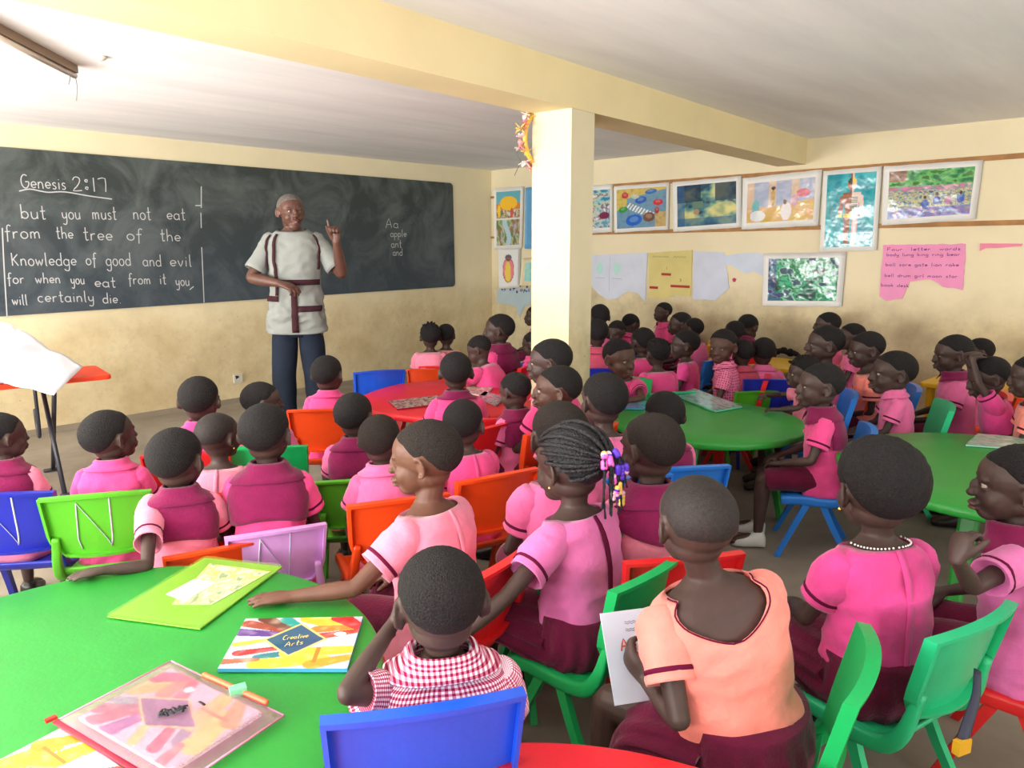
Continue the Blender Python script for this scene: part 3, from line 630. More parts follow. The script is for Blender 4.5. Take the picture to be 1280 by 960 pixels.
M_HAIR = mat('hair_black', (15, 13, 15), rough=0.7, rgb2=(32, 28, 29), vscale=220, bump=0.9, bscale=260, spec=0.3)
M_HAIRB = mat('hair_brownish', (24, 19, 18), rough=0.75, rgb2=(50, 40, 35), vscale=260, bump=0.9, bscale=300, spec=0.3)
M_HAIRS = mat('hair_shaven', (34, 29, 29), rough=0.6, rgb2=(48, 42, 40), vscale=160, bump=0.35, bscale=320, spec=0.3)
M_BRAID = mat('hair_braided', (20, 19, 24), rough=0.5, bump=0.8, bscale=180, spec=0.5)
M_GREYHAIR = mat('hair_grey', (120, 112, 106), rough=0.85, rgb2=(84, 74, 68), vscale=160, bump=0.6, bscale=260)
M_EYEW = mat('eye_white', (168, 156, 146), rough=.45)
M_IRIS = mat('eye_iris', (26, 16, 12), rough=0.15)
M_LIP = mat('lips', (118, 66, 62), rough=0.4)
M_GOLD = mat('gold', (230, 190, 110), rough=0.25, metal=1.0)
M_MAROON = mat('maroon_cloth', (122, 22, 72), rough=0.85, var=0.14, vscale=14, bump=0.3, bscale=120, spec=0.15, sheen=0.2)
M_MAROOND = mat('maroon_skirt_cloth', (98, 16, 52), rough=0.85, var=0.16, vscale=12, bump=0.3, bscale=120, spec=0.15, sheen=0.2)
M_TRIM = mat('maroon_trim', (92, 12, 50), rough=0.8, spec=0.15)
CLOTH = {
    'pink': (224, 106, 158), 'hot': (226, 74, 138), 'lpink': (232, 134, 160), 'salmon': (250, 142, 130),
    'mag': (218, 70, 142), 'mauve': (214, 110, 170), 'maroonp': (190, 74, 100),
}


def cloth(key):
    if key == 'check': return _M.get('check') or _M.setdefault('check', pattern_fabric('checked_cloth', 'check'))
    if key == 'dots': return _M.get('dots') or _M.setdefault('dots', pattern_fabric('dotted_cloth', 'dots'))
    return mat('cloth_' + key, CLOTH[key], rough=0.85, var=0.07, vscale=16, bump=0.5, bscale=30, spec=0.15, sheen=0.25)


TORSO = dict(
    z=[-.03, 0.0, .08, .17, .235, .285, .318, .338, .352, .362, .377],
    w=[.120, .117, .108, .105, .110, .113, .108, .095, .074, .055, .037],
    d=[.096, .092, .084, .080, .080, .075, .068, .060, .052, .045, .038],
    y=[.0, .0, -.004, -.010, -.012, -.010, -.006, -.004, -.002, .0, .004])
ADULT = dict(
    z=[-.16, -.05, .08, .20, .34, .44, .50, .535, .56, .575, .595],
    w=[.190, .178, .158, .152, .164, .170, .158, .126, .090, .072, .058],
    d=[.125, .122, .115, .112, .118, .112, .098, .085, .072, .064, .058],
    y=[0, 0, 0, 0, -.005, -.008, -.006, -.004, .0, .004, .008])


def tr(T, z, ph, off=0.0, ex=2.5):
    """point on the torso surface (torso frame)"""
    w = np.interp(z, T['z'], T['w']) + off
    d = np.interp(z, T['z'], T['d']) + off
    y = np.interp(z, T['z'], T['y'])
    c, s = math.cos(ph), math.sin(ph)
    return np.array([w * math.copysign(abs(c) ** (2 / ex), c), y + d * math.copysign(abs(s) ** (2 / ex), s), z])


def torso_sheet(T, M, ph0, ph1, nph, zlo, zhi, nz_, off, wr=0.0, closed=False, seed=0.0, lip=0.0, hem=0.0):
    """patch or closed tube of cloth following the torso; zlo/zhi functions of the angle"""
    v, uv = [], []
    rows = nz_ + 1
    for j in range(rows + (1 if lip else 0)):
        for i in range(nph):
            t = i / (nph if closed else nph - 1)
            ph = ph0 + (ph1 - ph0) * t
            a, b = zlo(ph), zhi(ph)
            if j <= nz_:
                z = a + (b - a) * j / nz_
                o = off
                if hem: o += hem * max(0, 1 - j / (nz_ * 0.5)) ** 2
            else:
                z = b - lip; o = off - lip * 0.9
            p = tr(T, z, ph, o)
            if wr and j <= nz_:
                fade = min(1.0, (nz_ - j) / 3 + 0.25)
                q = nz(p, 8, seed) * .8 + (.30 - abs(nz((p[0] * .8 + p[2] * .7, p[1], p[2] * 1.1 - p[0] * .5), 13, seed + 3))) * 1.3
                fold = max(0.0, 1 - abs(z - 0.02) / 0.14)
                p = p + np.array([math.cos(ph), math.sin(ph), 0]) * (q * wr * (1 + 1.5 * fold) * fade)
            v.append(p)
            uv.append((t * 0.8 if closed else (ph / 6.283) * .8, z))
    R = rows + (1 if lip else 0)
    f = []
    for j in range(R - 1):
        for i in range(nph if closed else nph - 1):
            k = (i + 1) % nph
            f.append((j * nph + i, j * nph + k, (j + 1) * nph + k, (j + 1) * nph + i))
    if closed:
        f.append(tuple(range(nph - 1, -1, -1)))
    return xf(M, np.array(v)), f, np.array(uv)


def sheet_obj(name, T, M, ph0, ph1, nph, zlo, zhi, nz_, off, m, parent, wr=0, closed=False, seed=0, lip=0, hem=0, thick=0.0):
    v, f, uv = torso_sheet(T, M, ph0, ph1, nph, zlo, zhi, nz_, off, wr, closed, seed, lip, hem)
    o = mesh_obj(name, v, f, m, parent, True, uv, True)
    if thick:
        s = o.modifiers.new('thickness', 'SOLIDIFY')
        s.thickness = thick
        s.offset = 0
    return o


def collar_obj(T, M, m, parent, drop=0.045, spread=1.0, ex=0.30):
    """folded collar: stands up round the neck and falls on the shoulders, open at the front"""
    prof = []
    n = 30
    v = []
    zt = T['z'][-1]
    for i in range(n):
        t = i / (n - 1)
        ph = math.pi / 2 + ex + (2 * math.pi - 2 * ex) * t
        edge = min(t, 1 - t)
        tip = math.exp(-(edge / 0.10) ** 2)
        dr = drop * (1 + 0.5 * tip)
        rows = [(zt - .012, .006), (zt + .006, .009), (zt + .012, .015), (zt + .004, .024)]
        for z, o in rows:
            p = tr(T, min(z, zt), ph, o); p[2] = z; v.append(p)
        for q in (0.35, 0.7, 1.0):
            z = zt + .004 - dr * q
            p = tr(T, z, ph, .017 + .004 * q * spread); v.append(p)
    k = 7
    f = [(i * k + j, i * k + j + 1, (i + 1) * k + j + 1, (i + 1) * k + j) for i in range(n - 1) for j in range(k - 1)]
    o = mesh_obj('collar', xf(M, np.array(v)), f, m, parent, True, np.array(v)[:, [0, 2]], True)
    s = o.modifiers.new('thickness', 'SOLIDIFY'); s.thickness = 0.003 * (np.linalg.norm(M[:3, 0])); s.offset = 0
    return o


HEADP = [  # centre, radii  (head frame: +y face, z up)
    ((0, -.017, .020), (.074, .088, .077)), ((0, .020, .020), (.063, .061, .062)),
    ((0, .028, -.030), (.056, .052, .062)), ((0, .047, -.076), (.031, .029, .020)), ((0, -.01, -.045), (.052, .055, .035))]
FACEP = [((.030, .048, -.034), (.025, .026, .027)), ((-.030, .048, -.034), (.025, .026, .027)),
         ((0, .082, -.012), (.0095, .014, .021)), ((0, .0895, -.028), (.0170, .0130, .0100)),
         ((0, .0815, -.053), (.0225, .0140, .0080)), ((0, .0800, -.0655), (.0190, .0135, .0072)),
         ((.027, .069, .014), (.021, .010, .005)), ((-.027, .069, .014), (.021, .010, .005)),
         ((.027, .0665, .0065), (.0145, .0105, .0040)), ((-.027, .0665, .0065), (.0145, .0105, .0040)),
         ((.027, .0660, -.0085), (.0140, .0095, .0040)), ((-.027, .0660, -.0085), (.0140, .0095, .0040))]


def head_geo(g, Mh, fine=True, adult=False, closed=False):
    if closed:
        for s in (-1, 1):
            g.add(*ellipsoid((s * .027, .0660, .0010), (.0150, .0108, .0065), Mh, nu=12, nv=8))
    nu, nv = (20, 14) if fine else (14, 9)
    for c, r in HEADP:
        if adult and c[2] < -.06: c, r = (0, .046, -.086), (.034, .032, .026)
        g.add(*ellipsoid(c, r, Mh, nu=nu, nv=nv))
    for c, r in FACEP:
        g.add(*ellipsoid(c, r, Mh, nu=12, nv=8))
    for s in (-1, 1):
        R = rotz(s * 0.40) @ rotx(-0.12)
        # outer rim of the ear and its hollow body
        ang = np.linspace(-1.9, 2.2, 9)
        P = [np.array([s * .071, -.012, -.008]) + R @ np.array([s * (.005 + .003 * math.cos(a * .6)), -.0155 * math.cos(a), .024 * math.sin(a)]) for a in ang]
        g.add(*tube(xf(Mh, np.array(P)), .0045 * np.linalg.norm(Mh[:3, 0]), n=7, rounded=True))
        g.add(*ellipsoid((s * .0695, -.012, -.010), (.0055, .0145, .022), Mh, R=R, nu=12, nv=8))
        g.add(*ellipsoid((s * .0715, -.007, -.031), (.0048, .007, .008), Mh, nu=8, nv=6))


def skull_r(d, c0, extra):
    """distance from c0 along d to the outside of the skull"""
    best = 0
    for c, r in HEADP[:3]:
        r = np.array(r)
        o = (np.array(c0) - np.array(c)) / r
        q = d / r
        A = q @ q; B = o @ q; Cc = o @ o - 1
        D = B * B - A * Cc
        if D > 0:
            best = max(best, (-B + math.sqrt(D)) / A)
    return best + extra


def hairline(a):
    """polar angle of the hairline from the crown; a=0 at the forehead"""
    a = abs((a + math.pi) % (2 * math.pi) - math.pi)
    return np.interp(math.degrees(a), [0, 25, 48, 62, 76, 88, 96, 108, 125, 150, 180], [64, 65, 70, 79, 93, 100, 90, 104, 124, 136, 140]) * math.pi / 180


def hair_obj(Mh, parent, kind, m, fine=True):
    th = {'short': .0034, 'bald': .0014, 'afro': .017, 'puff': .014, 'tuft': .010, 'braid': .004, 'grey': .003}[kind]
    na, nr = (56, 24) if fine else (26, 12)
    c0 = np.array((0, -.012, .020))
    v = []
    sd = random.random() * 50
    for j in range(nr + 1):
        for i in range(na):
            a = 2 * math.pi * i / na
            h = hairline(a)
            if kind == 'bald': h = min(h * 1.0, 2.1)
            if kind == 'afro': h += .12 * (1 - math.cos(a)) * .5
            if kind == 'grey': h *= 0.98
            t = j / nr
            pol = h * (t if t > 0 else 0.001)
            e = th * (1 - t ** 7) - .0035 * t ** 14
            if kind in ('afro', 'puff', 'tuft'):
                e = th * math.sqrt(max(0, 1 - t ** 3.5)) - .004 * t ** 10
            d = np.array([math.sin(pol) * math.sin(a), math.sin(pol) * math.cos(a), math.cos(pol)])
            amp = {'puff': .011, 'tuft': .008, 'afro': .0035, 'short': .0012}.get(kind, .0006)
            e += amp * nz(d, 7.5 if kind != 'short' else 12, sd) * (1 - t ** 6)
            v.append(c0 + d * skull_r(d, c0, e))
    f = []
    for j in range(nr):
        for i in range(na):
            k = (i + 1) % na
            f.append((j * na + i, (j + 1) * na + i, (j + 1) * na + k, j * na + k))
    v = np.array(v)
    g = Geo().add(xf(Mh, v), f)
    if kind in ('tuft', 'puff'):
        rr = random.Random(sd)
        for q in range(14 if kind == 'tuft' else 7):
            a = rr.uniform(0, 6.28); po = rr.uniform(.1, 1.1)
            d = np.array([math.sin(po) * math.sin(a), math.sin(po) * math.cos(a), math.cos(po)])
            p = c0 + d * skull_r(d, c0, th * .6)
            L = rr.uniform(.012, .024)
            g.add(*tube(xf(Mh, np.array([p, p + d * L * .6, p + d * L + (rr.uniform(-.006, .006), rr.uniform(-.006, .006), 0)])), [.010, .007, .002], n=6, rounded=True))
    return g.obj('hair', m, parent, world=True)


def eyes_obj(Mh, parent, look=0.0, out=0.0):
    for s in (-1, 1):
        g = Geo()
        c = np.array((s * .027, .0628 + out, -.0010)); r = .0108
        v, f = ellipsoid(c, (r, r, r), Mh, nu=14, nv=10)
        g.add(v, f)
        nfw = len(f)
        d = nrm((look, 1, -.05))
        v2, f2 = ellipsoid(c + d * .0045, (.0068, .0068, .0068), Mh, nu=10, nv=8)
        g.add(v2, f2)
        o = g.obj('eye', [M_EYEW, M_IRIS], parent, world=True)
        for p in o.data.polygons[nfw:]: p.material_index = 1


def ik(S, W, a, b, hint):
    S, W = np.asarray(S, float), np.asarray(W, float)
    d = W - S
    L = np.linalg.norm(d)
    if L > (a + b) * 0.995:
        k = min(L / ((a + b) * 0.995), 1.12)
        a, b = a * k, b * k
        if L > (a + b) * 0.995:
            W = S + d / L * (a + b) * 0.995; d = W - S; L = np.linalg.norm(d)
    x = (a * a - b * b + L * L) / (2 * L)
    h = math.sqrt(max(a * a - x * x, 1e-6))
    u = d / L
    p = nrm(np.asarray(hint, float) - np.dot(hint, u) * u)
    return S + u * x + p * h, W


def hand_geo(g, W, f, n_, s, side, curl=(.35, .35, .35, .35), spread=.10, thumb=.7, arm_r=None, straight=()):
    """palm, four fingers of different length and a thumb that leaves the side of the palm
    W wrist; f finger direction; n_ palm normal; side +1 for a right hand"""
    f = nrm(f); n_ = nrm(np.asarray(n_, float) - np.dot(n_, f) * f)
    t = np.cross(f, n_) * side
    P = lambda a, b, c: W + (t * a + f * b + n_ * c) * s
    g.add(*tube([P(0, -.006, 0), P(0, .010, 0), P(.001, .030, 0), P(0, .048, .001)], np.array([(.0165, .0125), (.021, .0125), (.0265, .012), (.026, .0095)]) * s, n=12, side=t, k=2, rounded=True))
    specs = [(.0195, .049, .032, .0064), (.0066, .051, .036, .0067), (-.0064, .049, .033, .0064), (-.0188, .045, .026, .0056)]
    for i, (a, b, L, r) in enumerate(specs):
        c = curl[i]
        if i in straight: c = 0.03
        sp = (a / .02) * spread
        base = P(a * .95, b - .008, .0)
        dirx = nrm(f + t * sp)
        pts = [base]
        ang = 0
        for q, seg in enumerate((.42, .32, .26)):
            ang += c * (0.8 if q == 0 else 1.15)
            d = dirx * math.cos(ang) + n_ * math.sin(ang)
            pts.append(pts[-1] + d * (L * seg * 1.25 + (.007 if q == 0 else 0)) * s)
        g.add(*tube(pts, np.array([r * 1.05, r * 1.03, r * .95, r * .78]) * s, n=8, k=2, rounded=True))
    b0 = P(.012, .010, .003)
    d1 = nrm(t * math.sin(thumb) + f * math.cos(thumb) + n_ * .35)
    d2 = nrm(t * math.sin(thumb * .55) + f * math.cos(thumb * .55) + n_ * .45)
    p1 = b0 + d1 * .024 * s
    p2 = p1 + nrm(d1 + d2) * .018 * s
    p3 = p2 + d2 * .016 * s
    g.add(*tube([b0, p1, p2, p3], np.array([.0105, .0092, .0078, .0062]) * s, n=8, k=2, rounded=True))


BODIES = []


def finish_bodies():
    """merge each body's pieces into one continuous skin"""
    dg = bpy.context.evaluated_depsgraph_get()
    dg.update()
    for o in BODIES:
        me = bpy.data.meshes.new_from_object(o.evaluated_get(dg), preserve_all_data_layers=False, depsgraph=dg)
        old = o.data
        o.modifiers.clear()
        o.data = me
        me.name = 'body'
        me.polygons.foreach_set('use_smooth', [True] * len(me.polygons))
        bpy.data.meshes.remove(old)


def body_obj(g, m, parent, voxel, smooth=3):
    o = g.obj('body', m, parent, world=True)
    r = o.modifiers.new('merge', 'REMESH'); r.mode = 'VOXEL'; r.voxel_size = voxel; r.adaptivity = 0
    s = o.modifiers.new('soften', 'SMOOTH'); s.factor = 0.5; s.iterations = smooth
    BODIES.append(o)
    return o


def cuff_sleeve(S, E, side, sc, m, parent, seed, length=.66, trim=M_TRIM, r0=.041, r1=.043, puff=0.0, L=None):
    """short sleeve set into the shoulder, with a turned hem and a maroon line"""
    d = E - S
    L = np.linalg.norm(d); d = d / L
    pts, rad = [], []
    for t, r in ((-.16, r0 * .72), (-.03, r0 * 1.0 + puff * .4), (.12, r0 * 1.04 + puff), (.30, r1 * 1.03 + puff), (.48, r1 * 1.03), (length, r1 * 1.07)):
        q = S + d * L * t
        if t < 0: q = q + np.array([0, 0, .003])
        pts.append(q); rad.append(r * sc)
    P = spline(np.hstack([pts, np.array(rad)[:, None]]), 4)
    v, f = tube(P[:, :3], P[:, 3], n=20, cap=True)
    n = 20
    v = v.reshape(-1, n, 3)
    for j in range(len(v)):
        c = v[j].mean(0)
        for i in range(n):
            o = v[j, i] - c
            k = nz(v[j, i], 14, seed) * .15 + (.3 - abs(nz(v[j, i], 26, seed))) * .12
            v[j, i] = c + o * (1 + k * min(1, j / 5))
    end = v[-1]; ce = end.mean(0)
    lip = ce + (end - ce) * .90 - d * .002
    inn = ce + (end - ce) * .72 - d * L * .12
    rings = [r for r in v] + [lip, inn]
    v2, f2 = loft(rings)
    uv = np.zeros((len(v2), 2))
    for j in range(len(rings)):
        for i in range(n):
            uv[j * n + i] = (i / n * .3, j * .0085)
    g = Geo().add(v2, f2, uv)
    o = g.obj('sleeve', m, parent, world=True, uv=True)
    if trim is not None:
        j = len(v) - 5
        ring = v[j]; c = ring.mean(0)
        ring2 = v[j + 1]; c2 = ring2.mean(0)
        a = c + (ring - c) * 1.012; a2 = c + (ring - c) * 1.045
        w = nrm(c2 - c) * .0055 * sc
        rr = [a - w * .3, a2, a2 + w, a + w * 1.3]
        vv, ff = loft(rr, (False, False))
        Geo().add(vv, ff).obj('cuff_trim', trim, o, world=True)
    return o


def kid(d):
    Hc = np.array(d['p']); s = d['s']; hs = d['hs'] 
    b = math.radians(d['b']); h = math.radians(d['h'])
    lean = math.radians(d['lean'])
    seat = .29
    fine = d['w'] >= 60
    mid = d['w'] >= 38
    seed = abs(hash(tuple(d['p']))) % 97 / 3.0
    B = rotz(b)
    # torso frame
    tloc = np.array([0, .012, .475]) * s
    LR = rotx(-lean) @ roty(math.radians(d.get('sl', 0)))
    off = LR @ tloc
    pel = Hc - B @ off
    pel[2] = seat
    k = (Hc[2] - seat) / off[2]
    sz = s * k
    Mt = mk(B @ LR, pel)
    Mt[:3, :3] *= sz
    Mt[:3, 0] *= d.get('wide', 1.0)
    B0 = B; Bl = rotz(b + math.radians(d.get('tw', 0)))
    Mr = mk(Bl, pel, sz)
    root = empty('person', (pel[0], pel[1], 0.0), b)
    tag(root, d['lab'], 'person', 'seated school children')
    Mh = mk(rotz(h) @ rotx(-math.radians(d['pt'])) @ roty(math.radians(d.get('roll', 0))), Hc, hs)
    sk = skin(d.get('skin', (68, 51, 46)))
    g = Geo()
    head_geo(g, Mh, fine or mid, closed=d.get('closed'))
    # neck
    nb = xf(Mt, np.array([0, .0, .33])); nm = xf(Mt, np.array([0, .002, .378])); nt = xf(Mh, np.array([0, -.018, -.055])); nt2 = xf(Mh, np.array([0, -.012, -.02]))
    nr = .0315 * sz
    g.add(*tube([nb, nm, nt, nt2], [nr * 1.25, nr * 1.05, nr, nr * 1.05], n=16, k=3))
    # torso under the clothes
    rings = []
    for z in (.0, .08, .17, .235, .285, .318, .338, .352, .362, .375):
        rings.append(xf(Mt, np.array([tr(TORSO, z, a * math.pi / 12, -.008) for a in range(24)])))
    g.add(*loft(rings))
    hands = {}
    arms = {}
    for side, key in ((1, 'rh'), (-1, 'lh')):
        S = xf(Mt, np.array([side * .094, -.006, .312]))
        mode = d.get('arms')
        spec = d.get(key)
        fd, pn, curl, th = None, None, (.35, .4, .45, .5), .7
        hint = B @ np.array([side * .7, -.5, -.6])
        if spec is not None:
            W = np.array(spec['w'])
            if 'hint' in spec: hint = np.array(spec['hint'])
            fd = np.array(spec.get('f', B @ np.array([0, 1.0, 0]))); pn = np.array(spec.get('n', (0, 0, -1.0)))
            curl = spec.get('curl', curl); th = spec.get('thumb', th)
        elif mode == 'table':
            W = xf(Mr, np.array([side * .055, .27, 0])); W[2] = .545
            fd = B @ np.array([-side * .8, .5, 0]); pn = np.array([0, 0, -1.0]); hint = B @ np.array([side * 1.2, -.2, -.2])
        elif mode == 'head':
            W = xf(Mh, np.array([side * .045 + .0, .055, .125])); fd = nrm(xf(Mh, np.array([-side * .02, -.03, .13])) - W); pn = np.array([0, 0, -1.0]) + B @ np.array([0, -.3, 0])
            hint = B @ np.array([side * .8, .9, -.1])
        else:
            rr = random.Random(seed * 7 + side)
            W = xf(Mr, np.array([side * rr.uniform(.05, .09), rr.uniform(.15, .21), .125]))
            fd = B @ np.array([-side * .5, .8, -.15]); pn = np.array([0, 0, -1.0])
        E_, W = ik(S, W, .165 * sz, .145 * sz, hint)
        if spec is not None and 'e' in spec:
            E_, W = np.array(spec['e']), np.array(spec['w'])
        g.add(*tube([S, S * .5 + E_ * .5, E_], np.array([.028, .0235, .0195]) * sz, n=12, k=3, rounded=True))
        g.add(*tube([E_, E_ * .7 + W * .3, E_ * .35 + W * .65, W], np.array([.0195, .0210, .0175, .0140]) * sz, n=12, k=3, rounded=True))
        hand_geo(g, W, fd, pn, sz * 1.0, side, curl, thumb=th, spread=.12)
        arms[side] = (S, E_, W)
    # legs
    for side in (-1, 1):
        hip = xf(Mr, np.array([side * .06, .0, .06])); kn = xf(Mr, np.array([side * .075, .255, .045]))
        an = xf(Mr, np.array([side * .080, .265, 0])); an[2] = .075
        g.add(*tube([hip, hip * .5 + kn * .5, kn], np.array([.052, .046, .035]) * sz, n=12, k=2, rounded=True))
        g.add(*tube([kn, kn * .65 + an * .35, an], np.array([.034, .034, .021]) * sz, n=12, k=3, rounded=True))
        toe = an + Bl @ np.array([side * .015, .105, 0]) * sz; toe[2] = .026
        heel = an + Bl @ np.array([0, -.02, 0]) * sz; heel[2] = .034
        g.add(*tube([heel, (heel + toe) / 2 + (0, 0, .012), toe], np.array([(.024, .024), (.026, .026), (.028, .016)]) * sz, n=12, k=2, rounded=True))
    vox = .0037 if d['w'] >= 78 else (.0046 if d['w'] >= 56 else (.006 if mid else .008))
    body_obj(g, sk, root, vox, 4 if fine else 2)
    # hair
    hk = d.get('hair', 'short')
    hm = {'bald': M_HAIRS, 'afro': M_HAIR, 'puff': M_HAIR, 'tuft': M_HAIR, 'braid': M_BRAID}.get(hk, M_HAIRB if d.get('brown') else M_HAIR)
    ho = hair_obj(Mh, root, hk, hm, mid)
    if hk == 'braid': braids(Mh, ho)
    # face
    fwd = Mh[:3, 1] / hs
    if np.dot(fwd, nrm(CAMP - Hc)) > -0.35 and d['w'] >= 30:
        eyes_obj(Mh, root, d.get('look', 0.0), d.get('eye', 0.0))
        gl = Geo()
        gl.add(*ellipsoid((0, .0845, -.0540), (.0205, .0125, .0056), Mh, nu=12, nv=6))
        gl.add(*ellipsoid((0, .0830, -.0655), (.0175, .0122, .0062), Mh, nu=12, nv=6))
        gl.obj('lips', mat('lip_dark', (100, 60, 56), rough=.4), root, world=True)
    if d.get('ear'):
        for s_ in (-1, 1):
            gg = Geo().add(*ellipsoid((s_ * .079, -.004, -.041), (.004, .004, .0048), Mh, nu=8, nv=6))
            gg.obj('earring', M_GOLD, root, world=True)
    # shirt
    st = d['st']; cm = cloth(d['c'])
    gy = math.pi * 1.5
    if st == 'vnk':
        zhi = lambda ph: .356 if math.sin(ph) > .2 else .356 - .078 * max(0.0, 1 - abs(((ph % (2 * math.pi)) - gy)) / 1.05) ** .85
    elif st in ('rnd', 'plk'):
        zhi = lambda ph: .355 - .012 * max(0, math.sin(ph))
    else:
        zhi = lambda ph: .368
    nph, nzz = (64, 34) if fine else ((40, 20) if mid else (24, 12))
    sh = sheet_obj('shirt', TORSO, Mt, 0, 2 * math.pi, nph, (lambda ph: .085) if d.get('skirt') else (lambda ph: -.012), zhi, nzz, .004, cm, root, wr=.0100, closed=True, seed=seed, lip=.008, hem=0.0 if d.get('skirt') else .010)
    for side in (-1, 1):
        S, E_, W = arms[side]
        puff = .006 if st in ('rnd', 'plk', 'vnk') else .002
        cuff_sleeve(S, E_, side, sz, cm, root, seed + side, trim=(None if st in ('chk',) else M_TRIM) if mid else None, puff=puff, length=.62)
    tk = .0022 * sz
    if st in ('yk', 'ykd', 'colm', 'col', 'chk', 'dot'):
        mc = M_MAROON if st in ('yk', 'ykd', 'colm') else cm
        collar_obj(TORSO, Mt, mc, sh, drop=.046 if st in ('yk', 'ykd') else .030)
    if st in ('yk', 'ykd'):
        zl = .215 if st == 'yk' else .240
        if st == 'ykd':
            zlo = lambda ph: zl + .035 * min(1.0, abs(((ph % (2 * math.pi)) - gy)) / .9)
        else:
            zlo = lambda ph: zl + .008 * math.sin(ph * 3)
        sheet_obj('yoke', TORSO, Mt, math.pi + .18, 2 * math.pi - .18, 24, zlo, lambda ph: .366, 10, .0115, M_MAROON, sh, wr=.0020, seed=seed, thick=tk)
    if st == 'ykd':
        sheet_obj('waist_seam', TORSO, Mt, math.pi, 2 * math.pi, 20, lambda ph: .125, lambda ph: .130, 1, .009, M_TRIM, sh, thick=tk)
    if st in ('plk', 'rnd') and mid:
        sheet_obj('back_placket', TORSO, Mt, gy - .035, gy + .035, 3, lambda ph: .02, lambda ph: .356, 16, .0085, M_TRIM if st == 'plk' else cm, sh, thick=tk)
    if st == 'vnk':
        v = [tr(TORSO, zhi(ph) - .001, ph, .0065) for ph in np.linspace(math.pi * 1.02, math.pi * 1.98, 40)]
        Geo().add(*tube(xf(Mt, np.array(v)), .0016 * sz, n=6)).obj('neck_piping', M_TRIM, sh, world=True)
    if d.get('necklace'):
        for q in range(26):
            ph = math.pi * (.98 + 1.04 * q / 25)
            p = tr(TORSO, .359, ph, .006)
            Geo().add(*ellipsoid(xf(Mt, p), (.0028, .0028, .0028), nu=6, nv=4)).obj('necklace_bead', mat('white_bead', (235, 230, 225), rough=.3), root, world=True)
    # lower garment
    if d.get('skirt'):
        P = [(0, -.006, .118), (0, -.006, .085), (0, .0, .035), (0, .07, .040), (0, .15, .046), (0, .23, .028), (0, .275, -.03)]
        Rr = [(.121, .098), (.128, .104), (.140, .108), (.150, .082), (.158, .070), (.162, .064), (.155, .055)]
        P = [(x, y * d.get('sklen', 1.0), z) for x, y, z in P]
        A = spline(np.hstack([P, Rr]), 5)
        v, f = tube(xf(Mr, A[:, :3]), A[:, 3:] * sz * d.get('wide', 1.0), n=72, side=Bl @ np.array([1.0, 0, 0]))
        v = v.reshape(-1, 72, 3)
        for j in range(len(v)):
            c = v[j].mean(0)
            a = min(1, j / 9) * .045
            for i in range(72):
                o = v[j, i] - c
                v[j, i] = c + o * (1 + a * (math.sin(i * 2 * math.pi / 72 * 18 + nz(v[j, i], 6, seed) * 3)))
            v[j][:, 2] = np.maximum(v[j][:, 2], .01)
        Geo().add(v.reshape(-1, 3), f).obj('skirt', M_MAROOND, root, world=True)
    else:
        g2 = Geo()
        for side in (-1, 1):
            P = np.array([(side * .050, -.01, .050), (side * .058, .08, .056), (side * .066, .17, .052), (side * .070, .245, .042)])
            v, f = tube(xf(Mr, P), np.array([.062, .060, .055, .050]) * sz, n=18, k=4, rounded=False)
            for i in range(len(v)):
                v[i] += nrm(v[i] - pel) * nz(v[i], 18, seed) * .006
            g2.add(v, f)
        g2.add(*ellipsoid((0, -.005, .045), (.108, .082, .06), Mr, nu=20, nv=12))
        g2.obj('shorts', M_MAROOND, root, world=True)
    # shoes
    if d['w'] >= 36:
        for side in (-1, 1):
            an = xf(Mr, np.array([side * .080, .265, 0]))
            white = d.get('sneaker')
            fw = Bl @ np.array([side * .13, 1.0, 0])
            toe = an + fw * .112 * sz; heel = an - fw * .034 * sz
            rings = []
            for t, w, hh in ((0, .020, .05), (.08, .030, .075), (.25, .032, .078), (.45, .034, .060), (.65, .038, .046), (.85, .036, .038), (.96, .024, .030), (1.0, .010, .020)):
                c = heel * (1 - t) + toe * t
                sd_ = nrm(np.cross(fw, (0, 0, 1)))
                rings.append([np.array([c[0], c[1], 0]) + sd_ * (w * sz * math.copysign(abs(math.cos(a)) ** .7, math.cos(a))) + np.array([0, 0, .004 + hh * sz * (.5 + .5 * math.copysign(abs(math.sin(a)) ** .6, math.sin(a)))]) for a in np.linspace(0, 2 * math.pi, 14, endpoint=False)])
            so = Geo().add(*loft(rings)).obj('shoe', mat('sneaker_white', (205, 208, 205), rough=.6) if white else mat('shoe_black', (28, 24, 26), rough=.35), root, world=True)
            if white:
                so['label'] = 'worn white sneaker'
    return root, Mt, Mr, Mh, arms, pel


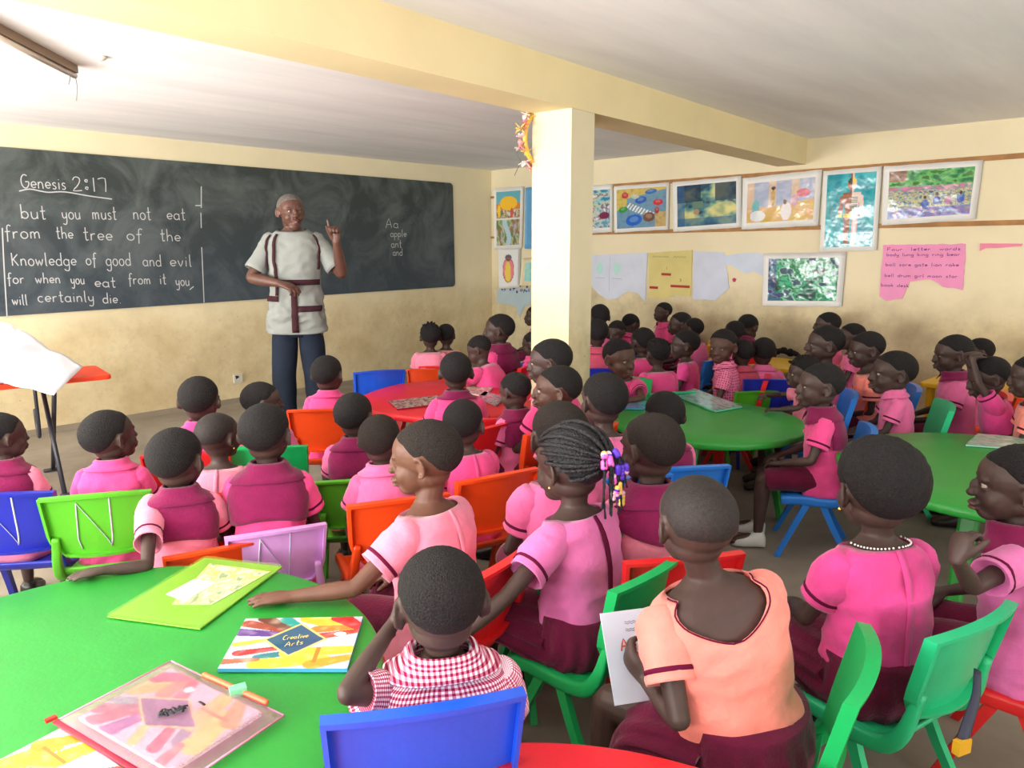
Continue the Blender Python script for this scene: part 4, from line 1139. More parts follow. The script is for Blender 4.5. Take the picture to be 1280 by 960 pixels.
def braids(Mh, parent):
    """cornrow ridges drawn back to a tie, thin plaits hanging from it with coloured beads"""
    c0 = np.array((0, -.012, .020))
    tie = np.array([.006, -.098, .018])
    rr = random.Random(5)
    sc = np.linalg.norm(Mh[:3, 0])
    for i in range(17):
        a = -2.15 + 4.3 * i / 16
        h = hairline(a) * .97
        pts = []
        d0 = np.array([math.sin(h) * math.sin(a), math.sin(h) * math.cos(a), math.cos(h)])
        d1 = nrm(tie - c0)
        for t in np.linspace(0, 1, 12):
            om = math.acos(np.clip(d0 @ d1, -1, 1))
            dd = (math.sin((1 - t) * om) * d0 + math.sin(t * om) * d1) / math.sin(om)
            lift = .006 + .005 * t
            pts.append(c0 + dd * skull_r(dd, c0, lift))
        rad = [.0050 * (1 + .18 * math.sin(q * 2.9)) for q in range(12)]
        Geo().add(*tube(xf(Mh, np.array(pts)), np.array(rad) * sc, n=7, rounded=True)).obj('cornrow', M_BRAID, parent, world=True)
    g = Geo().add(*ellipsoid(tie, (.022, .018, .024), Mh, nu=14, nv=10)).obj('hair_tie_knot', M_BRAID, parent, world=True)
    cols = {'bead_yellow': (236, 200, 96), 'bead_pink': (232, 96, 196), 'bead_violet': (88, 50, 200), 'bead_pale': (240, 190, 215)}
    keys = list(cols)
    for i in range(20):
        a = rr.uniform(-1, 1)
        L = rr.choice([.05, .06, .075, .10, .115])
        p0 = tie + np.array([a * .012, -.012, rr.uniform(-.012, .014)])
        out = np.array([a * .028, -.012 - rr.uniform(0, .016), 0])
        P = [p0, p0 + out * .6 + (0, 0, .012), p0 + out + (0, 0, -.012), p0 + out * 1.12 + (0, 0, -.012 - L * .55), p0 + out * 1.1 + (a * .006, 0, -.012 - L)]
        W = xf(Mh, np.array(P)); 
        # plaits hang straight down whatever the head does
        W[3] = W[2] + np.array([0, 0, -L * .5 * sc]); W[4] = W[2] + np.array([rr.uniform(-.006, .006), 0, -L * sc])
        S_ = spline(W, 6)
        rad = np.array([.0026 * (1 + .25 * math.sin(q * 2.2)) for q in range(len(S_))]) * sc
        bo = Geo().add(*tube(S_, rad, n=6, rounded=True)).obj('braid', M_BRAID, parent, world=True)
        nb = rr.choice([3, 4, 4])
        start = len(S_) - 2 if i % 3 == 0 else len(S_) // 2 + rr.randint(-4, 3)
        ck = rr.choice(keys)
        for q in range(nb):
            c = S_[max(1, start - q)]
            t = nrm(S_[max(1, start - q)] - S_[max(0, start - q - 1)])
            if rr.random() < .35: ck = rr.choice(keys)
            vv, ff = tube([c - t * .006 * sc, c - t * .003 * sc, c + t * .003 * sc, c + t * .006 * sc], np.array([.0056, .0082, .0082, .0056]) * sc, n=8)
            Geo().add(vv, ff).obj('bead', mat(ck, cols[ck], rough=.25), parent, world=True)


def teacher():
    px, py = -1.50, 5.25
    b = math.radians(190)
    B = rotz(b)
    root = empty('person', (px, py, 0), b)
    tag(root, 'standing teacher in a grey tunic with dark stripes, one finger raised, by the blackboard', 'person')
    Mt = mk(B, (px, py, .945))           # torso frame: origin at the hips
    Hc = np.array([px, py, 0]) + B @ np.array([0, .035, 0]); Hc[2] = 1.632
    Mh = mk(rotz(math.radians(212)) @ rotx(-.02), Hc, 1.16)
    sk = mat('skin_teacher', (90, 58, 47), rough=0.45, var=.10, vscale=20, bump=.05, bscale=150)
    g = Geo()
    head_geo(g, Mh, True, True)
    w = lambda x, y, z: np.array([px, py, 0]) + B @ np.array([x, y, 0]) + np.array([0, 0, z])
    g.add(*tube([w(0, -.01, 1.44), w(0, -.008, 1.52), xf(Mh, np.array([0, -.020, -.06])), xf(Mh, np.array([0, -.012, -.02]))], [.080, .060, .054, .057], n=18, k=3))
    g.add(*loft([xf(Mt, np.array([tr(ADULT, z, a * math.pi / 12, -.012) for a in range(24)])) for z in (-.1, 0, .1, .2, .34, .44, .5, .535, .56, .575, .59)]))
    # his own right arm is bent across the waist, the left one raised
    S1 = w(.150, -.01, 1.430); E1, W1 = ik(S1, w(.075, .20, 1.155), .285, .25, B @ np.array([1.1, -.25, -.6]))
    S2 = w(-.150, -.01, 1.430); E2, W2 = ik(S2, w(-.295, .165, 1.435), .285, .25, B @ np.array([-.75, .1, -1.3]))
    for S, E_, W in ((S1, E1, W1), (S2, E2, W2)):
        g.add(*tube([S, (S + E_) / 2, E_], [.052, .046, .038], n=14, k=3, rounded=True))
        g.add(*tube([E_, E_ * .7 + W * .3, E_ * .3 + W * .7, W], [.038, .040, .032, .025], n=14, k=3, rounded=True))
    hand_geo(g, W1, B @ np.array([-.85, .35, -.25]), B @ np.array([-.2, -.2, -1.0]), 1.62, 1, (.35, .45, .5, .6), thumb=.55)
    hand_geo(g, W2, B @ np.array([.12, .05, 1.0]), B @ np.array([.25, 1.0, 0]), 1.62, -1, (.03, 1.35, 1.4, 1.4), thumb=.25, straight=(0,), spread=.05)
    for sd in (-1, 1):
        g.add(*tube([w(sd * .095, 0, .90), w(sd * .105, .01, .50), w(sd * .115, -.01, .10)], [.085, .055, .038], n=14, k=4, rounded=True))
        g.add(*tube([w(sd * .115, -.05, .06), w(sd * .12, .04, .055), w(sd * .13, .15, .035)], [.036, .04, .03], n=12, k=2, rounded=True))
    body_obj(g, sk, root, .0045, 3)
    hair_obj(Mh, root, 'grey', M_GREYHAIR)
    eyes_obj(Mh, root)
    gl = Geo()
    gl.add(*ellipsoid((0, .0845, -.0530), (.0225, .0125, .0056), Mh, nu=12, nv=6))
    gl.add(*ellipsoid((0, .0825, -.0705), (.0195, .0120, .0060), Mh, nu=12, nv=6))
    gl.obj('lips', M_LIP, root, world=True)
    Geo().add(*ellipsoid((0, .0845, -.0615), (.0120, .0085, .0030), Mh, nu=12, nv=6)).obj('front_teeth', mat('teeth', (190, 180, 165), rough=.3), root, world=True)
    grey = mat('tunic_grey', (140, 144, 140), rough=.85, var=.05, vscale=9, bump=.2, bscale=60, spec=.15)
    brown = mat('tunic_stripe', (62, 34, 40), rough=.85, spec=.15)
    hemz = lambda ph: -.125 - .015 * math.sin(ph)
    sh = sheet_obj('tunic', ADULT, Mt, 0, 2 * math.pi, 84, hemz, lambda ph: .574 - .022 * max(0, math.sin(ph)), 60, .016, grey, root, wr=.013, closed=True, seed=7.3, lip=.012, hem=.004)
    def band(p0, p1, z0, z1, n=8, nzz=2):
        return sheet_obj('stripe', ADULT, Mt, p0, p1, n, lambda ph: z0, lambda ph: z1, nzz, .0290, brown, sh, wr=.013, seed=7.3, thick=.006)
    d2 = math.pi / 2
    # front: phi = 90 deg is the chest, smaller angles lie on his right
    band(d2 - .62, d2 - .50, .125, .535, 3, 16)
    band(d2 - .50, d2 + 1.15, .195, .232, 16)
    band(d2 - 1.35, d2 - .50, .085, .122, 10)
    band(d2 - .06, d2 + .06, -.125, .195, 3, 14)
    band(d2 + .06, d2 + 1.15, .015, .055, 12)
    for S, E_, sd, key in ((S1, E1, 1, 0), (S2, E2, -1, 1)):
        o = cuff_sleeve(S, E_, sd, 1.0, grey, root, 3.3 + key, length=.80, trim=None, r0=.064, r1=.064)
    band(d2 - 1.08, d2 - .96, .30, .53, 3, 12)
    band(d2 + .96, d2 + 1.08, .30, .53, 3, 12)
    # trousers
    dk = mat('trousers_navy', (34, 42, 56), rough=.85, var=.12, vscale=8, bump=.25, bscale=70, spec=.15)
    g = Geo()
    for sd in (-1, 1):
        v, f = tube([w(sd * .070, 0, .93), w(sd * .088, .005, .76), w(sd * .106, .012, .50), w(sd * .112, .0, .25), w(sd * .116, -.005, .045)], np.array([(.076, .092), (.088, .098), (.082, .090), (.078, .085), (.080, .088)]), n=26, k=8, side=B @ np.array([1.0, 0, 0]))
        v2 = v.copy()
        for i in range(len(v)):
            fold = math.sin(v[i, 2] * 30 + nz(v[i], 4) * 6) * .0025 * max(0, 1 - v[i, 2] / .55)
            v2[i, :2] += nrm(v[i, :2] - w(sd * .1, 0, 0)[:2]) * (nz(v[i], 7, 3) * .010 + fold)
        g.add(v2, f)
    g.add(*loft([[w(.138 * math.cos(a) * k, .102 * math.sin(a) * k, z) for a in np.linspace(0, 6.283, 26, endpoint=False)] for z, k in ((.78, .9), (.83, 1.05), (.95, 1.08), (1.0, 1.0))]))
    g.obj('trousers', dk, root, world=True)
    for sd in (-1, 1):
        rings = []
        for t, ww, hh in ((0, .028, .07), (.12, .040, .09), (.4, .042, .085), (.7, .050, .062), (.9, .042, .05), (1.0, .015, .03)):
            c = w(sd * (.116 + .02 * t), -.075 + .27 * t, 0)
            sdv = B @ np.array([1.0, 0, 0])
            rings.append([c + sdv * ww * math.cos(a) + np.array([0, 0, .003 + hh * (.5 + .5 * math.sin(a))]) for a in np.linspace(0, 6.283, 16, endpoint=False)])
        Geo().add(*loft(rings)).obj('shoe', mat('shoe_black', (28, 24, 26), rough=.35), root, world=True)


# ------------------------------------------------------------------ chairs and tables
PLAST = {
    'royal': (28, 86, 214), 'blue': (36, 120, 214), 'navy': (34, 44, 168), 'green': (22, 172, 92), 'mint': (40, 190, 130),
    'mintb': (22, 178, 92), 'lime': (88, 182, 42), 'red': (226, 36, 40), 'orange': (236, 74, 22), 'yellow': (232, 176, 24), 'lavender': (206, 150, 214),
    'table_green': (40, 150, 54), 'table_red': (222, 34, 46), 'table_yellow': (226, 178, 34)}


def plastic(k):
    return mat('plastic_' + k, PLAST[k], rough=.38, var=.05, vscale=7, bump=.05, bscale=90, spec=.5)


def backrest_pt(u, v, off=0.0):
    """u -1..1 across, v 0..1 upwards; local chair frame"""
    w = .172 - .012 * (1 - v)
    if v < .28: w -= .042 * (1 - v / .28)
    z = .365 + .225 * v + .010 * (1 - u * u) * v
    y = -.150 - .050 * v - .028 * (1 - u * u)
    return np.array([u * w, y - off, z])


_CH = {}


def chair_meshes(colr):
    if colr in _CH: return _CH[colr]
    m = plastic(colr)
    out = []
    # backrest: dished panel with a raised rim all round
    nu, nv = 16, 9
    us = np.linspace(-1, 1, nu); vs = np.linspace(0, 1, nv)
    v = []
    for off in (0.0, -.009):
        for b in vs:
            for a in us:
                v.append(backrest_pt(a, b, off))
    N = nu * nv
    f = []
    for j in range(nv - 1):
        for i in range(nu - 1):
            a = j * nu + i
            f.append((a, a + 1, a + nu + 1, a + nu))
            f.append((N + a, N + a + nu, N + a + nu + 1, N + a + 1))
    loop = [i for i in range(nu)] + [j * nu + nu - 1 for j in range(1, nv)] + [(nv - 1) * nu + i for i in range(nu - 2, -1, -1)] + [j * nu for j in range(nv - 2, 0, -1)]
    for q in range(len(loop)):
        a, b = loop[q], loop[(q + 1) % len(loop)]
        f.append((b, a, N + a, N + b))
    g = Geo().add(v, f)
    path = [(a, 0) for a in us] + [(1, b) for b in vs[1:]] + [(a, 1) for a in us[::-1][1:]] + [(-1, b) for b in vs[::-1][1:-1]]
    inn = lambda a, b: (a * .945, .045 + b * .91)
    r0 = [backrest_pt(a, b, 0) for a, b in path]
    r1 = [backrest_pt(a, b, .020) for a, b in path]
    r2 = [backrest_pt(*inn(a, b), .020) for a, b in path]
    r3 = [backrest_pt(*inn(a, b), -.002) for a, b in path]
    g.add(*loft([r3, r2, r1, r0], (False, False)))
    out.append(('backrest', g, False))
    # seat
    g = Geo()
    nu, nv = 12, 12
    v = []
    for off in (0, -.014):
        for j in range(nv):
            for i in range(nu):
                a = -1 + 2 * i / (nu - 1); b = j / (nv - 1)
                y = -.145 + .29 * b
                z = .288 - .012 * (1 - a * a) * math.sin(math.pi * min(1, b * 1.05)) - .016 * max(0, b - .85) / .15 + .03 * max(0, .12 - b) / .12
                v.append((a * (.150 + .006 * b), y, z + off))
    N = nu * nv
    f = []
    for j in range(nv - 1):
        for i in range(nu - 1):
            a = j * nu + i
            f.append((a, a + 1, a + nu + 1, a + nu)); f.append((N + a, N + a + nu, N + a + nu + 1, N + a + 1))
    loop = [i for i in range(nu)] + [j * nu + nu - 1 for j in range(1, nv)] + [(nv - 1) * nu + i for i in range(nu - 2, -1, -1)] + [j * nu for j in range(nv - 2, 0, -1)]
    for q in range(len(loop)):
        a, b = loop[q], loop[(q + 1) % len(loop)]
        f.append((b, a, N + a, N + b))
    g.add(v, f)
    out.append(('seat', g, True))
    for s in (-1, 1):
        g = Geo()
        P = [(s * .152, .145, .268), (s * .152, .06, .275), (s * .152, -.06, .272), (s * .152, -.125, .290), (s * .150, -.158, .340), (s * .143, -.172, .400), (s * .140, -.182, .44)]
        g.add(*tube(P, [(.015, .018), (.015, .020), (.015, .020), (.015, .021), (.015, .017), (.014, .013), (.012, .010)], n=12, k=3, side=(1, 0, 0), sq=4.0, ph=math.pi / 12))
        out.append(('side_rail', g, True))
    for s in (-1, 1):
        for e in (-1, 1):
            P = [(s * .146, e * .030, .268), (s * .156, e * .085, .15), (s * .168, e * .160 - .01, .0)]
            g = Geo().add(*tube(P, [(.015, .021), (.015, .018), (.014, .016)], n=4, k=2, side=(1, 0, 0), ph=math.pi / 4, sq=2.0))
            out.append(('leg', g, False))
    res = []
    for n, g, sm in out:
        o = g.obj(n, m, None, sm)
        res.append((n, o.data))
        bpy.data.objects.remove(o)
    _CH[colr] = res
    return res


N_CHAIR = [0]


def chair(colr, x, y, deg, label, mark=None, sc=1.0, szc=None):
    root = empty('chair', (x, y, 0), math.radians(deg))
    root.scale = (sc, sc, szc or sc)
    tag(root, label, 'chair', 'small plastic school chairs')
    for n, me in chair_meshes(colr):
        o = bpy.data.objects.new(n, me)
        C.objects.link(o)
        o.parent = root
        if n == 'backrest' and mark:
            strokes = mark['s']
            g = Geo()
            for st in strokes:
                P = np.array([backrest_pt(a, b, .0035) for a, b in densify(st, .08)])
                g.add(*tube(P, [(.0032, .0012)], n=4))
            mo = g.obj('letter_marking', mat('marker_' + mark['c'], {'white': (205, 205, 225), 'black': (30, 30, 34)}[mark['c']], rough=.8), o)
            o['label'] = 'backrest with a scrawled white letter N'
    return root


def densify(st, step):
    out = []
    for (a, b), (c, d) in zip(st[:-1], st[1:]):
        n = max(1, int(math.hypot(c - a, d - b) / step))
        out += [(a + (c - a) * t / n, b + (d - b) * t / n) for t in range(n)]
    out.append(st[-1])
    return out


def round_table(name_mat, x, y, R, z, legs, label, leg_cols=None, rim=.035, th0=0.4, sides=96, corner=None):
    root = empty('table', (x, y, 0), 0)
    tag(root, label, 'table', 'round plastic school tables')
    m = plastic(name_mat)
    rings = []
    for r, h in ((R * .2, z - .012), (R - .05, z - .012), (R - .030, z - rim), (R - .004, z - rim), (R, z - rim + .008), (R, z - .010), (R - .004, z - .003), (R - .010, z), (R * .6, z), (R * .2, z)):
        rings.append([(r * rad_of(a, corner) * math.cos(a), r * rad_of(a, corner) * math.sin(a), h) for a in np.linspace(0, 2 * math.pi, sides, endpoint=False)])
    Geo().add(*loft(rings)).obj('tabletop', m, root)
    for i in range(legs):
        a = th0 + i * 2 * math.pi / legs
        c, s = math.cos(a), math.sin(a)
        lm = plastic(leg_cols[i]) if leg_cols else m
        r0, r1 = R * .60, R * .80
        g = Geo().add(*tube([(c * r0, s * r0, z - .014), (c * (r0 + r1) / 2, s * (r0 + r1) / 2, z * .5), (c * r1, s * r1, 0)], [(.040, .022), (.032, .019), (.026, .017)], n=8, k=2, side=(-s, c, 0), sq=4, ph=math.pi / 8))
        lo = g.obj('leg', lm, root, smooth=False)
        if leg_cols and leg_cols[i] != name_mat: lo['label'] = 'red leg'
    return root


def rad_of(a, corner):
    if not corner: return 1.0
    n = corner
    k = (a % (2 * math.pi / n)) - math.pi / n
    return (math.cos(math.pi / n) / math.cos(k)) * .45 + .55


# ------------------------------------------------------------------ hand lettering: strokes, x-height 1
def _arc(cx, cy, rx, ry, a0, a1, n=9):
    return [(cx + rx * math.cos(math.radians(a0 + (a1 - a0) * i / n)), cy + ry * math.sin(math.radians(a0 + (a1 - a0) * i / n))) for i in range(n + 1)]


_o = _arc(.42, .5, .40, .5, 70, 430, 14)
_bowl = _arc(.42, .5, .40, .5, 50, 310, 10)
GL = {
    'a': (.95, [_arc(.42, .5, .40, .48, 40, 320, 10), [(.80, .98), (.80, .15), (.92, 0)]]),
    'b': (.9, [[(.05, 2.0), (.05, 0)], _arc(.42, .5, .38, .48, 150, -150, 10)]),
    'c': (.8, [_bowl]),
    'd': (.95, [_arc(.42, .5, .40, .48, 40, 320, 10), [(.82, 2.0), (.82, 0)]]),
    'e': (.85, [[(.05, .50), (.78, .56)] + _arc(.42, .55, .38, .45, 10, 320, 11)]),
    'f': (.65, [[(.72, 1.85), (.50, 2.0), (.30, 1.75), (.28, .9), (.22, -.5)], [(.0, 1.0), (.60, 1.05)]]),
    'g': (.95, [_arc(.42, .5, .40, .48, 40, 320, 10), [(.82, .98), (.82, -.45), (.60, -.8), (.20, -.7), (.10, -.5)]]),
    'h': (.9, [[(.08, 2.0), (.08, 0)], [(.08, .6), (.30, .95), (.60, .95), (.74, .6), (.76, 0)]]),
    'i': (.35, [[(.15, 1.0), (.15, 0)], [(.15, 1.42), (.17, 1.50)]]),
    'k': (.8, [[(.08, 2.0), (.08, 0)], [(.70, 1.0), (.10, .45)], [(.25, .55), (.75, 0)]]),
    'l': (.4, [[(.14, 2.0), (.14, .15), (.30, 0)]]),
    'm': (1.3, [[(.06, 1.0), (.06, 0)], [(.06, .65), (.25, .98), (.48, .85), (.52, 0)], [(.52, .65), (.75, .98), (1.0, .85), (1.06, 0)]]),
    'n': (.9, [[(.06, 1.0), (.06, 0)], [(.06, .6), (.30, .98), (.62, .90), (.72, .5), (.74, 0)]]),
    'o': (.9, [_o]),
    'p': (.9, [[(.06, 1.0), (.04, -.9)], _arc(.42, .5, .38, .48, 150, -150, 10)]),
    'r': (.7, [[(.08, 1.0), (.08, 0)], [(.08, .6), (.30, .95), (.60, .95)]]),
    's': (.7, [[(.58, .88), (.35, 1.0), (.12, .85), (.18, .6), (.48, .42), (.58, .2), (.38, 0), (.05, .08)]]),
    't': (.65, [[(.28, 1.9), (.28, .15), (.42, 0), (.58, .08)], [(0, 1.12), (.60, 1.18)]]),
    'u': (.9, [[(.06, 1.0), (.08, .3), (.28, 0), (.58, .08), (.74, .4), (.76, 1.0), (.78, 0)]]),
    'v': (.8, [[(.04, 1.0), (.38, 0), (.72, 1.0)]]),
    'w': (1.15, [[(.02, 1.0), (.26, 0), (.52, .85), (.78, 0), (1.04, 1.0)]]),
    'y': (.9, [[(.06, 1.0), (.12, .35), (.40, .15), (.68, .4)], [(.76, 1.0), (.74, -.4), (.50, -.8), (.10, -.65)]]),
    'z': (.8, [[(.05, 1), (.7, 1), (.05, 0), (.7, 0)]]),
    'A': (1.3, [[(.05, 0), (.62, 2.0), (1.15, 0)], [(.28, .75), (.98, .78)]]),
    'C': (1.2, [_arc(.65, 1.0, .58, 1.0, 55, 305, 12)]),
    'F': (1.1, [[(.1, 2.0), (.1, 0)], [(.1, 2.0), (.95, 2.0)], [(.1, 1.1), (.75, 1.1)]]),
    'G': (1.25, [_arc(.62, 1.0, .58, 1.0, 55, 330, 12), [(1.15, .5), (1.15, .95), (.65, .95)]]),
    'K': (1.1, [[(.12, 1.9), (.12, 0)], [(.95, 1.7), (.15, .8)], [(.30, .95), (.95, 0)]]),
    '1': (.4, [[(.18, 1.9), (.18, 0)]]),
    '2': (1.0, [[(.10, 1.5), (.30, 1.9), (.70, 1.85), (.80, 1.4), (.50, .7), (.05, .05), (.95, .12)]]),
    '3': (.9, [[(.1, 1.8), (.6, 1.9), (.7, 1.4), (.35, 1.05), (.75, .6), (.5, .05), (.08, .15)]]),
    '7': (.9, [[(.02, 1.75), (.80, 1.85), (.75, 0)]]),
    ':': (.6, [_arc(.25, 1.45, .14, .16, 0, 330, 7), _arc(.25, .45, .14, .16, 0, 330, 7)]),
    '.': (.4, [[(.15, 0), (.2, .08)]]),
    ' ': (.8, []),
}


def word_strokes(t):
    x = 0
    out = []
    for ch in t:
        w, st = GL.get(ch, GL['o'])
        for s in st:
            out.append([(x + a, b) for a, b in s])
        x += w + .22
    return out, max(x - .22, .3)


def write(g, t, fn, w, jitter=0.0, rr=None, col=None):
    """adds the lettering as thin ribbons; fn(u along 0..1, y in x-heights) -> point and its normal offset handled by fn"""
    st, W = word_strokes(t)
    for s in st:
        if len(s) > 2: s = [tuple(q) for q in spline(np.array([(a, b, 0) for a, b in s]), 2)[:, :2]]
        P = np.array([fn(a / W, b) for a, b in s])
        if len(P) < 2: continue
        ribbon(g, P, w, fn.normal, col)


def ribbon(g, P, w, n, col=None):
    P = np.asarray(P, float)
    T = np.gradient(P, axis=0)
    T = np.array([nrm(t) for t in T])
    S = np.cross(T, n)
    v = []
    for p, s in zip(P, S):
        v += [p - s * w / 2, p + s * w / 2]
    f = [(2 * i, 2 * i + 1, 2 * i + 3, 2 * i + 2) for i in range(len(P) - 1)]
    g.add(np.array(v), f, None, col)


NB = np.array([D1[1], -D1[0], 0.0]); NB = NB / np.linalg.norm(NB)
if NB @ np.array([0 - CORNER[0], 0 - CORNER[1], 0]) < 0: NB = -NB
NR = np.array([D2[1], -D2[0], 0.0]); NR = NR / np.linalg.norm(NR)
if NR @ np.array([0 - CORNER[0], 0 - CORNER[1], 0]) < 0: NR = -NR


def on_board(s, z, off=0.0):
    p = CORNER + D1 * s
    return np.array([p[0], p[1], z]) + NB * off


def on_right(s, z, off=0.0):
    p = CORNER + D2 * s
    return np.array([p[0], p[1], z]) + NR * off


# ------------------------------------------------------------------ flat prints
M_PRINT = attr_material('print_glossy', rough=.16, spec=.6)
M_PRINTM = attr_material('print_matt', rough=.7)
for _m_ in (M_PRINT,):
    nt = _m_.node_tree
    tc = nt.nodes.new('ShaderNodeTexCoord')
    n_ = nt.nodes.new('ShaderNodeTexNoise'); n_.inputs['Scale'].default_value = 9
    nt.links.new(tc.outputs['Object'], n_.inputs['Vector'])
    bp_ = nt.nodes.new('ShaderNodeBump'); bp_.inputs['Strength'].default_value = .35; bp_.inputs['Distance'].default_value = .02
    nt.links.new(n_.outputs['Fac'], bp_.inputs['Height'])
    nt.links.new(bp_.outputs['Normal'], nt.nodes['Principled BSDF'].inputs['Normal'])
M_PAPER = mat('paper_white', (228, 228, 224), rough=.55, var=.03, vscale=6, bump=.2, bscale=9)
M_CREAM = mat('paper_cream', (226, 216, 180), rough=.6, var=.05, vscale=6)


def quad_pt(Q, u, v):
    """Q corners TL TR BR BL; u across, v down"""
    a = Q[0] * (1 - u) + Q[1] * u
    b = Q[3] * (1 - u) + Q[2] * u
    return a * (1 - v) + b * v


def picture(name, Q, fn, nu, nv, m, parent, n, off=0.0, wave=0.0, u0=0.0, u1=1.0, v0=0.0, v1=1.0, seed=0):
    v, cols = [], []
    for j in range(nv + 1):
        for i in range(nu + 1):
            a, b = i / nu, j / nv
            p = quad_pt(Q, u0 + (u1 - u0) * a, v0 + (v1 - v0) * b)
            v.append(p + n * (off + wave * (.5 + nz(p, 7, seed))))
            cols.append(fn(a, b))
    f = [(j * (nu + 1) + i, (j + 1) * (nu + 1) + i, (j + 1) * (nu + 1) + i + 1, j * (nu + 1) + i + 1) for j in range(nv) for i in range(nu)]
    g = Geo(); g.add(v, f); g.c = cols
    return g.obj(name, m, parent, world=bool(parent))


def slab(P, n, t):
    """thin sheet with real thickness from a polygon of points"""
    P = np.asarray(P, float)
    k = len(P)
    v = np.vstack([P, P + np.asarray(n) * t])
    f = [tuple(range(k - 1, -1, -1)), tuple(range(k, 2 * k))] + [(i, (i + 1) % k, k + (i + 1) % k, k + i) for i in range(k)]
    return v, f


def mixc(a, b, t):
    t = max(0.0, min(1.0, t))
    return tuple(x * (1 - t) + y * t for x, y in zip(a, b))


def blotch(pal, sc, seed):
    def f(a, b):
        k = nz((a, b, 0), sc, seed) * 1.1 + .5 + nz((a, b, 1), sc * 3, seed) * .35
        k = max(0, min(.999, k)) * (len(pal) - 1)
        i = int(k)
        return mixc(pal[i], pal[i + 1], (k - i) * 1.6 - .3)
    return f


def ell(a, b, cx, cy, rx, ry, ang=0):
    c, s = math.cos(ang), math.sin(ang)
    x, y = a - cx, b - cy
    return ((x * c + y * s) / rx) ** 2 + ((-x * s + y * c) / ry) ** 2 < 1


def art_traffic(a, b):
    c = (112, 152, 178)
    t = (a - .05) * .62 + .30 - b          # road edges run down to the lower corner
    if b < .30 - a * .25 or (a < .22 and b < .55 - a * .6): c = (208, 184, 96)
    if a > .78 and b > .62: c = (198, 170, 110)
    u, w = a - .24, b - .42
    along, across = u * .86 + w * .5, -u * .5 + w * .86
    if 0 < along < .56 and abs(across) < .075 and (along * 15) % 1 < .5: c = (240, 240, 235)
    for cx, cy, rx, ry, an, col in ((.50, .30, .12, .085, -.3, (44, 96, 190)), (.84, .38, .10, .08, 0, (206, 48, 60)), (.14, .52, .10, .07, -.4, (46, 150, 64)), (.36, .80, .17, .14, -.35, (36, 100, 206)),
                                     (.66, .74, .12, .12, .3, (120, 78, 60)), (.38, .20, .09, .06, .1, (190, 196, 180)), (.18, .16, .07, .08, 0, (196, 60, 66)), (.70, .10, .12, .06, -.2, (60, 110, 180)), (.82, .58, .05, .08, 0, (170, 60, 56))):
        if ell(a, b, cx, cy, rx, ry, an):
            c = col
            if ell(a, b, cx, cy - .02, rx * .55, ry * .5, an): c = mixc(col, (225, 225, 200), .30)
    return mixc(c, (70, 84, 96), max(0, nz((a, b, 0), 14, 2)) * .35)


def art_lake(a, b):
    c = blotch([(36, 70, 96), (70, 120, 128), (120, 160, 130), (176, 186, 150), (214, 210, 140)], 4.5, 3)(a, b)
    if b < .42 and (a < .42 or a > .66): c = mixc(c, (22, 40, 66), .7)
    if ell(a, b, .78, .62, .22, .16, -.4): c = mixc(c, (226, 214, 130), .6)
    if b > .80: c = mixc(c, (40, 90, 130), .6)
    if a < .13: c = mixc(c, (40, 90, 150), .6)
    if .28 < a < .46 and .40 < b < .58: c = (96, 128, 110)
    if ell(a, b, .34, .66, .05, .07): c = (176, 140, 110)
    return c


def art_room(a, b):
    c = (168, 178, 205) if int(a * 9) % 3 else (214, 186, 160)
    if b > .62 - .25 * max(0, a - .5): c = mixc((206, 176, 78), (220, 170, 120), nz((a, b, 0), 6, 1) + .5)
    for cx, cy, rx, ry, col in ((.14, .62, .06, .20, (110, 180, 186)), (.40, .40, .035, .20, (186, 150, 90)), (.60, .76, .08, .22, (232, 228, 232)), (.84, .34, .10, .10, (214, 110, 130)), (.72, .52, .06, .14, (200, 150, 170)),
                                (.17, .84, .12, .14, (222, 226, 230)), (.58, .53, .03, .06, (120, 80, 60)), (.40, .17, .03, .05, (70, 50, 46))):
        if ell(a, b, cx, cy, rx, ry): c = col
    return mixc(c, (230, 225, 235), max(0, nz((a, b, 2), 10, 5)) * .6)


def art_crowd(a, b):
    if b < .34: c = blotch([(40, 110, 70), (74, 160, 96), (120, 190, 110), (60, 120, 60)], 9, 8)(a, b)
    elif b < .45: c = blotch([(214, 110, 170), (120, 150, 130), (226, 170, 190)], 12, 2)(a, b)
    elif b < .80: c = blotch([(60, 110, 150), (196, 196, 140), (170, 170, 130), (96, 120, 150), (206, 190, 150)], 16, 6)(a, b)
    else: c = blotch([(60, 96, 180), (150, 110, 170), (90, 130, 190), (176, 140, 130)], 14, 4)(a, b)
    if a < .22 and b < .22: c = mixc(c, (206, 60, 90), .5)
    for cx, cy in ((.46, .72), (.60, .66), (.74, .68), (.88, .66)):
        if ell(a, b, cx, cy, .045, .09): c = (46, 84, 176) if cx != .74 else (170, 110, 150)
        if ell(a, b, cx, cy - .13, .02, .035): c = (70, 46, 40)
    return c


